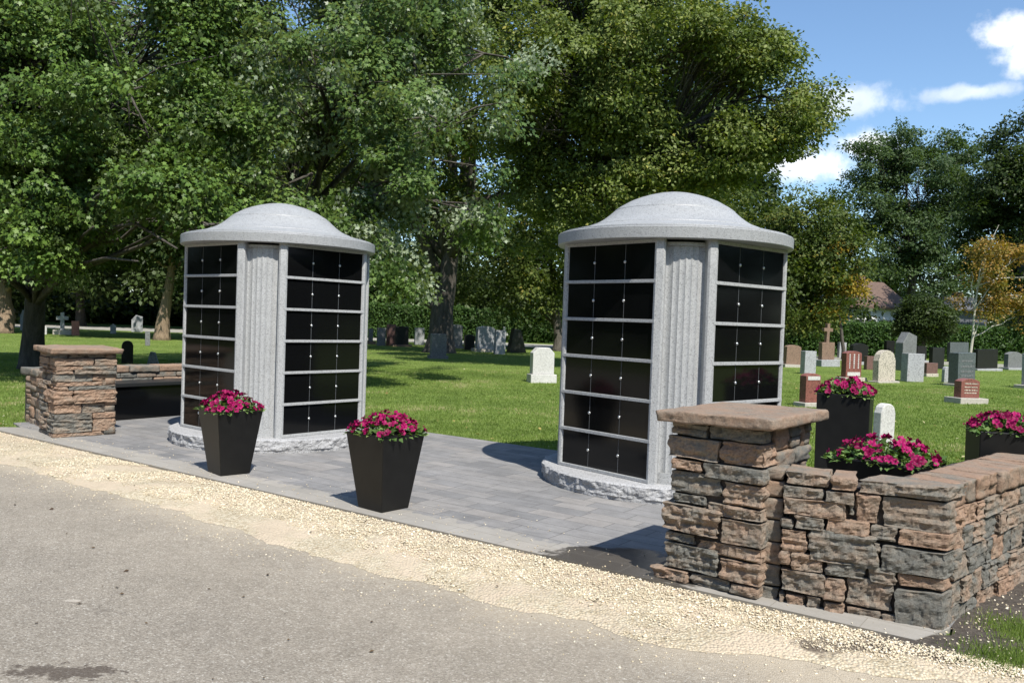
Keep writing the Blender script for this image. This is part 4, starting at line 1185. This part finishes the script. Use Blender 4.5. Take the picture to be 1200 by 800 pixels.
# hedges and far woods ---------------------------------------------------------
def hedge(name, label, a, c, h, thick, n, leaf, m, seed, cat='hedge', kind=None, wob=.25, **kw):
    rng = np.random.default_rng(seed)
    a = np.array(a); c = np.array(c); d = c - a; Ln = np.linalg.norm(d); d = d / Ln; nn = np.array([-d[1], d[0], 0])
    t = rng.random(n) * Ln; face = rng.random(n)
    z = rng.random(n) * h; y = (rng.random(n) - .5) * thick
    topm = face > .7; z[topm] = h; fr = face < .5; y[fr] = -thick / 2
    wv = np.array([mnoise.noise(Vector((x * .55, 0, seed))) + .5 * mnoise.noise(Vector((x * 2, zz, seed))) for x, zz in zip(t, z)]) * wob
    z = z * (1 + wv * .35) ; y = y - wv + rng.normal(size=n) * .12; z = np.maximum(.05, z + rng.normal(size=n) * .08)
    P = a[None] + t[:, None] * d[None] + y[:, None] * nn[None]; P[:, 2] = z
    ax = rng.normal(size=(n, 3)); nr = rng.normal(size=(n, 3)) * .5 - nn[None] * .5; nr[:, 2] += .6
    tint = np.clip(rng.random(n) * .7 + .3 * (wv / wob + .5), 0, 1)
    o3 = (a + c) / 2
    root = empty(name, tuple(o3), label=label, cat=cat, **kw)
    b = MB(); ang = math.atan2(d[1], d[0]); b.box((0, .1, h * .44), (Ln, thick * .5, h * .86), rz=ang); b.build('hedge_core', 'hedge_core', root)
    link('foliage', leaf_mesh('foliage', P - o3[None], ax, nr, leaf * (.6 + .7 * rng.random(n)), 'oval', tint, m), root)
    return root
m_plain('hedge_core', (.02, .035, .012), rough=1, var=.5, scale=6, bmp=1)
gA, gB = gpos(425, 60), gpos(655, 62)
hedge('hedge', 'clipped green hedge behind the middle row of headstones', gA, gB, 2.25, 1.2, 26000, .17, 'hedge_leaf', 3)
hedge('hedge', 'long green hedge behind the right hand headstones', gpos(900, 56), gpos(1290, 58), 2.1, 1.4, 42000, .17, 'hedge_leaf', 5)
hedge('hedge', 'dark hedge far behind on the left under the trees', gpos(-120, 80), gpos(330, 76), 2.6, 1.6, 24000, .3, 'dark_leaf', 6)

def woods(name, label, segs, n, leaf, m, seed):
    """ring of far woodland: crowns merging in one mass"""
    rng = np.random.default_rng(seed)
    Ps = []; no = []
    for cx, cy, r, h in segs:
        k = int(n / len(segs)); d = unit(rng.normal(size=(k, 3))); rr = .75 + .3 * rng.random(k)
        p = d * rr[:, None] * np.array([r, r, h / 2]); p += np.array([cx, cy, h / 2])
        p += rng.normal(size=(k, 3)) * .5; Ps.append(p); no.append(d)
    P = np.concatenate(Ps); no = np.concatenate(no); P[:, 2] = np.maximum(.2, P[:, 2]); N = len(P)
    ax = rng.normal(size=(N, 3)); nr = no * .5 + rng.normal(size=(N, 3)) * .4; nr[:, 2] += .5
    return link(name, leaf_mesh(name, P, ax, nr, leaf * (.6 + .7 * rng.random(N)), 'oval', rng.random(N), m), label=label, cat='woods', kind='stuff')
rr = random.Random(5); segs = []
for k in range(46):
    a = math.radians(k * 360 / 46 + rr.uniform(-2, 2)); front = 50 < math.degrees(a) % 360 < 132
    R_ = rr.uniform(92, 110) if front else (rr.uniform(32, 44) if not (20 < math.degrees(a) % 360 < 50 or 132 < math.degrees(a) % 360 < 150) else rr.uniform(62, 70))
    h = rr.uniform(7, 10) if front and math.cos(a) > .15 else (rr.uniform(13, 18) if not front else rr.uniform(14, 18))
    segs.append((math.cos(a) * R_, math.sin(a) * R_, rr.uniform(6, 9) if front else rr.uniform(4, 5.5), h))
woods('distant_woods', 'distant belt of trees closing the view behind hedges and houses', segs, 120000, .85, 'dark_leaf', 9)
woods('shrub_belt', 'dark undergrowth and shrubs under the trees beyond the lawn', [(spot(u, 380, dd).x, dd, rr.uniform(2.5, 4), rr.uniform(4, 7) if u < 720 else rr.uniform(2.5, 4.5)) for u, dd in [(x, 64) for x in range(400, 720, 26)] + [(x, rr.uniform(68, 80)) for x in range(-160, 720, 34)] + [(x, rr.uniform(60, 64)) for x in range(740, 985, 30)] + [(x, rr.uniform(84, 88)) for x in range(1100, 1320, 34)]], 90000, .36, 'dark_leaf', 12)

# ------------------------------------------------------------------ houses
def house(p, rz, w, d, hw, hr, label, wallm, roofm, framem='white_paint'):
    root = empty('house', p, rz=rz, label=label, cat='house')
    b = MB(); b.box((0, 0, hw / 2), (w, d, hw)); b.build('wall', wallm, root)
    b = MB(); o = .45
    v = [(-w / 2 - o, -d / 2 - o, hw - .12), (w / 2 + o, -d / 2 - o, hw - .12), (w / 2 + o, d / 2 + o, hw - .12), (-w / 2 - o, d / 2 + o, hw - .12), (-w / 2 - o, 0, hw + hr), (w / 2 + o, 0, hw + hr)]
    v2 = [(x, y, z + .16) for x, y, z in v]
    b.add(v + v2, [[0, 1, 5, 4], [2, 3, 4, 5], [6, 7, 11, 10], [8, 9, 10, 11], [0, 1, 7, 6], [2, 3, 9, 8], [1, 5, 11, 7], [5, 2, 8, 11], [3, 4, 10, 9], [4, 0, 6, 10]])
    rf = b.build('roof', roofm, root)
    b = MB(); b.box((w * .22, d * .12, hw + hr * .9), (.7, .7, 1.4)); b.build('chimney', 'stone_brown', rf)
    b = MB(); b.slab([(-d / 2 + .02, hw - .05), (0, hw + hr - .12), (d / 2 - .02, hw - .05)], -.1, .1); g = b.build('gable', wallm, root, (-w / 2 + .1, 0, 0)); g.rotation_euler = (0, 0, PI / 2)
    g2 = g.copy(); COL.objects.link(g2); g2.parent = root; g2.location = (w / 2 - .1, 0, 0)
    for x in (-w * .36, -w * .12, w * .14, w * .36):
        b = MB(); b.box((x, -d / 2 - .03, hw * .58), (1.3, .08, 1.25)); wn = b.build('window', framem, root)
        b = MB(); b.box((x, -d / 2 - .075, hw * .58), (1.1, .02, 1.05)); b.build('pane', 'dark_glass', wn)
    return root
hp = spot(1030, 380, 62); house((hp.x - .9, hp.y + 3, 0), math.radians(24), 5.6, 5, 3.5, 1.9, 'white walled house with a brown shingle roof between the trees', 'white_paint', 'roof_shingle')
hp = spot(1122, 380, 72); house((hp.x + 1, hp.y + 4, 0), math.radians(-8), 5, 5, 3.9, 1.0, 'grey sided house mostly hidden behind the birch', 'grey_siding', 'grey_siding', 'grey_siding')

# ------------------------------------------------------------------ grass
def grass(name, label, pts, h, w, seed, m='grass_blade', tintp=1.0):
    rng = np.random.default_rng(seed); N = len(pts)
    ax = rng.normal(size=(N, 3)) * .32; ax[:, 2] = 1
    a = rng.random(N) * 2 * PI; nr = np.stack([np.cos(a), np.sin(a), 0 * a], 1)
    fld = np.array([mnoise.noise(Vector((x * .45, y * .45, 2.))) * .65 + mnoise.noise(Vector((x * 2.1, y * 2.1, 4.))) * .5 for x, y, _ in pts]) + .22
    hh = h * (.45 + .8 * rng.random(N)) * (1 + .5 * (fld - .2))
    T = LEAF['blade']; axu = unit(ax); side = unit(np.cross(axu, nr))
    V = pts[:, None, :] + T[None, :, 0:1] * side[:, None, :] * w * (.7 + .6 * rng.random(N))[:, None, None] + T[None, :, 1:2] * axu[:, None, :] * hh[:, None, None]
    me = mesh_np(name, V.reshape(-1, 3), np.arange(3 * N), np.arange(N) * 3, np.full(N, 3), np.clip(rng.random(N) * .6 + fld, 0, 1), m)
    return link(name, me, label=label, cat='grass', kind='stuff')
def inpoly(P, poly):
    poly = [(p[0], p[1]) for p in poly]; ins = np.zeros(len(P), bool); j = len(poly) - 1
    for i in range(len(poly)):
        xi, yi = poly[i]; xj, yj = poly[j]
        c = ((yi > P[:, 1]) != (yj > P[:, 1])) & (P[:, 0] < (xj - xi) * (P[:, 1] - yi) / (yj - yi + 1e-12) + xi)
        ins ^= c; j = i
    return ins
def scatter(u0, u1, d0, d1, n, seed, power=2.0):
    rng = np.random.default_rng(seed)
    d = d0 + (d1 - d0) * rng.random(n) ** power; u = rng.uniform(u0, u1, n)
    P = np.stack([(u - 600) / FPX * d, d, np.zeros(n)], 1)
    keep = ~inpoly(P, pat) & ~inpoly(P, soil)
    r = P - np.array(EDGE_A); t = r @ np.array(EN); keep &= t > .04
    for c in (c1, c2):
        keep &= np.hypot(P[:, 0] - c.location.x, P[:, 1] - c.location.y) > 1.3
    return P[keep]
grass('lawn_grass', 'short bright green lawn grass around the headstones', np.concatenate([scatter(-120, 1300, 6.5, 26, 420000, 1, 1.4), scatter(-120, 1300, 24, 50, 110000, 2, 1.2)]), .036, .014, 3)
m_leaf('litter_leaf', [(0, (.16, .12, .04)), (.6, (.36, .30, .10)), (1, (.5, .47, .3))], trans=.1)
lp = scatter(-100, 1300, 10, 34, 900, 21, 1.3); lp[:, 2] = .035
link('lawn_litter', leaf_mesh('lawn_litter', lp, RNG.normal(size=(len(lp), 3)) * np.array([1, 1, .15]), np.array([[0, 0, 1.]] * len(lp)) + RNG.normal(size=(len(lp), 3)) * .4, .03 + .05 * RNG.random(len(lp)) ** 2, 'oval', RNG.random(len(lp)), 'litter_leaf'), label='yellowed fallen leaves and clover heads dotting the lawn', cat='leaves', kind='stuff')
# clump of ground cover at the lower right corner
rng = np.random.default_rng(9)
cpt = ground(1188, 778); n = 2600
P = np.stack([cpt.x + rng.normal(size=n) * .13, cpt.y + rng.normal(size=n) * .10, np.full(n, .02)], 1)
P = np.concatenate([P, np.stack([ground(1205, 748).x + rng.normal(size=n) * .10, ground(1205, 748).y + rng.normal(size=n) * .13, np.full(n, .02)], 1)])
grass('weeds', 'tuft of green grass and weeds growing in the soil by the wall', P, .035, .005, 4)
# pebbles strewn on the soil
n = 1400; Pp = np.stack([rng.uniform(1.3, 3.6, n), rng.uniform(3.6, 5.4, n), np.zeros(n)], 1); Pp = Pp[inpoly(Pp, soil)]
ss = np.array([st(p) for p in Pp]); pebbles('soil_gravel', ss[:, 0], ss[:, 1], .026, .003 + .006 * rng.random(len(ss)), rng.random(len(ss)), 'small pale stones strewn over the dark soil by the wall')
# fallen leaves and twigs on the road and gravel
n = 150; S = RNG.uniform(0, 8.5, n); T = -RNG.random(n) * 3.2 - .05
base = np.array([epos(s, t, .034 if t > low_t(s) else .012) for s, t in zip(S, T)])
m_leaf('dry_leaf', [(0, (.05, .03, .02)), (1, (.13, .09, .05))], trans=.1)
link('fallen_leaves', leaf_mesh('fallen_leaves', base, RNG.normal(size=(n, 3)) * np.array([1, 1, .1]), np.array([[0, 0, 1.]] * n) + RNG.normal(size=(n, 3)) * .3, .012 + .03 * RNG.random(n) ** 2, 'oval', RNG.random(n), 'dry_leaf'), label='small dry brown leaf scraps scattered on road and gravel', cat='leaves', kind='stuff')

# ------------------------------------------------------------------ light, sky, camera
SUN_EL = math.radians(54); sun_to = Vector((.42, -.90, 0)).normalized()      # direction from the scene to the sun, seen from above
sv = Vector((sun_to.x * math.cos(SUN_EL), sun_to.y * math.cos(SUN_EL), math.sin(SUN_EL)))
ld = bpy.data.lights.new('sun', 'SUN'); ld.energy = 4.7; ld.angle = math.radians(.5); ld.color = (1, .955, .88)
lo = bpy.data.objects.new('sun', ld); COL.objects.link(lo); lo.rotation_mode = 'QUATERNION'; lo.rotation_quaternion = sv.to_track_quat('Z', 'Y'); lo.location = (5, -5, 20)

wd = bpy.data.worlds.new('World'); scn.world = wd; wd.use_nodes = True
nt = wd.node_tree; bgn = nt.nodes['Background']
sky = nd(nt, 'ShaderNodeTexSky', sky_type='NISHITA', sun_disc=False, sun_elevation=SUN_EL, sun_rotation=math.atan2(sun_to.x, sun_to.y), air_density=1.0, dust_density=.6, ozone_density=2.5, altitude=200)
dirv = nd(nt, 'ShaderNodeTexCoord').outputs['Generated']
nz = noise(nt, dirv, 16, 8, .62); nz2 = noise(nt, dirv, 60, 6, .6)
cm = None
for (u, v, ru, rv, dens) in ((985, 120, 62, 20, .62), (1010, 172, 46, 20, 1.0), (960, 192, 62, 22, .95), (1190, 38, 40, 20, 1.0), (1215, 60, 42, 22, .95), (1138, 108, 46, 9, .55), (700, -220, 260, 60, .7), (200, -350, 300, 90, .7)):
    c = unit(np.array([ray(u, v)]))[0]; rt = unit(np.cross(c, [0, 0, 1.])[None])[0]; upv = np.cross(rt, c)
    def dot(w_, sc):
        dn = nd(nt, 'ShaderNodeVectorMath', operation='DOT_PRODUCT'); nt.links.new(dirv, dn.inputs[0]); dn.inputs[1].default_value = tuple(w_ * sc); return dn.outputs['Value']
    a, bb = dot(rt, FPX / ru), dot(upv, FPX / rv)
    r2 = math_(nt, 'SQRT', math_(nt, 'ADD', math_(nt, 'MULTIPLY', a, a), math_(nt, 'MULTIPLY', bb, bb)))
    r2 = math_(nt, 'ADD', r2, math_(nt, 'MULTIPLY', math_(nt, 'SUBTRACT', nz, .5), 2.6))
    r2 = math_(nt, 'ADD', r2, math_(nt, 'MULTIPLY', math_(nt, 'SUBTRACT', nz2, .5), .5))
    mk = nd(nt, 'ShaderNodeMapRange', interpolation_type='SMOOTHSTEP'); nt.links.new(r2, mk.inputs[0])
    mk.inputs[1].default_value = 1.15; mk.inputs[2].default_value = .35; mk.inputs[3].default_value = 0; mk.inputs[4].default_value = dens
    front = math_(nt, 'GREATER_THAN', dot(c, 1), 0)
    mm = math_(nt, 'MULTIPLY', mk.outputs[0], front)
    cm = mm if cm is None else math_(nt, 'MAXIMUM', cm, mm)
cloudc = ramp(nt, nz, [(.35, (6.0, 6.3, 6.8)), (.6, (8.3, 8.4, 8.6))])
tint = mixc(nt, 1, sky.outputs[0], (.95, 1.04, 1.08), 'MULTIPLY')
nt.links.new(mixc(nt, cm, tint, cloudc), bgn.inputs[0]); bgn.inputs[1].default_value = .125

cam = bpy.data.cameras.new('camera'); co = bpy.data.objects.new('camera', cam); COL.objects.link(co)
from mathutils import Matrix
mtx = Matrix.Identity(4)
for i in range(3):
    mtx[i][0] = _R[i]; mtx[i][1] = _U[i]; mtx[i][2] = -_F[i]
mtx[2][3] = EYE
co.matrix_world = mtx
cam.sensor_width = 36; cam.lens = 36 * FPX / 1200; cam.clip_end = 2000; cam.clip_start = .05
scn.camera = co
scn.view_settings.view_transform = 'Standard'; scn.view_settings.look = 'None'; scn.view_settings.exposure = .5; scn.view_settings.gamma = 1
scn.render.engine = 'CYCLES'
cy = scn.cycles; cy.max_bounces = 5; cy.diffuse_bounces = 2; cy.glossy_bounces = 2; cy.transmission_bounces = 2; cy.transparent_max_bounces = 4
cy.use_denoising = True; cy.caustics_reflective = False; cy.caustics_refractive = False
try: cy.denoiser = 'OPENIMAGEDENOISE'
except Exception: pass
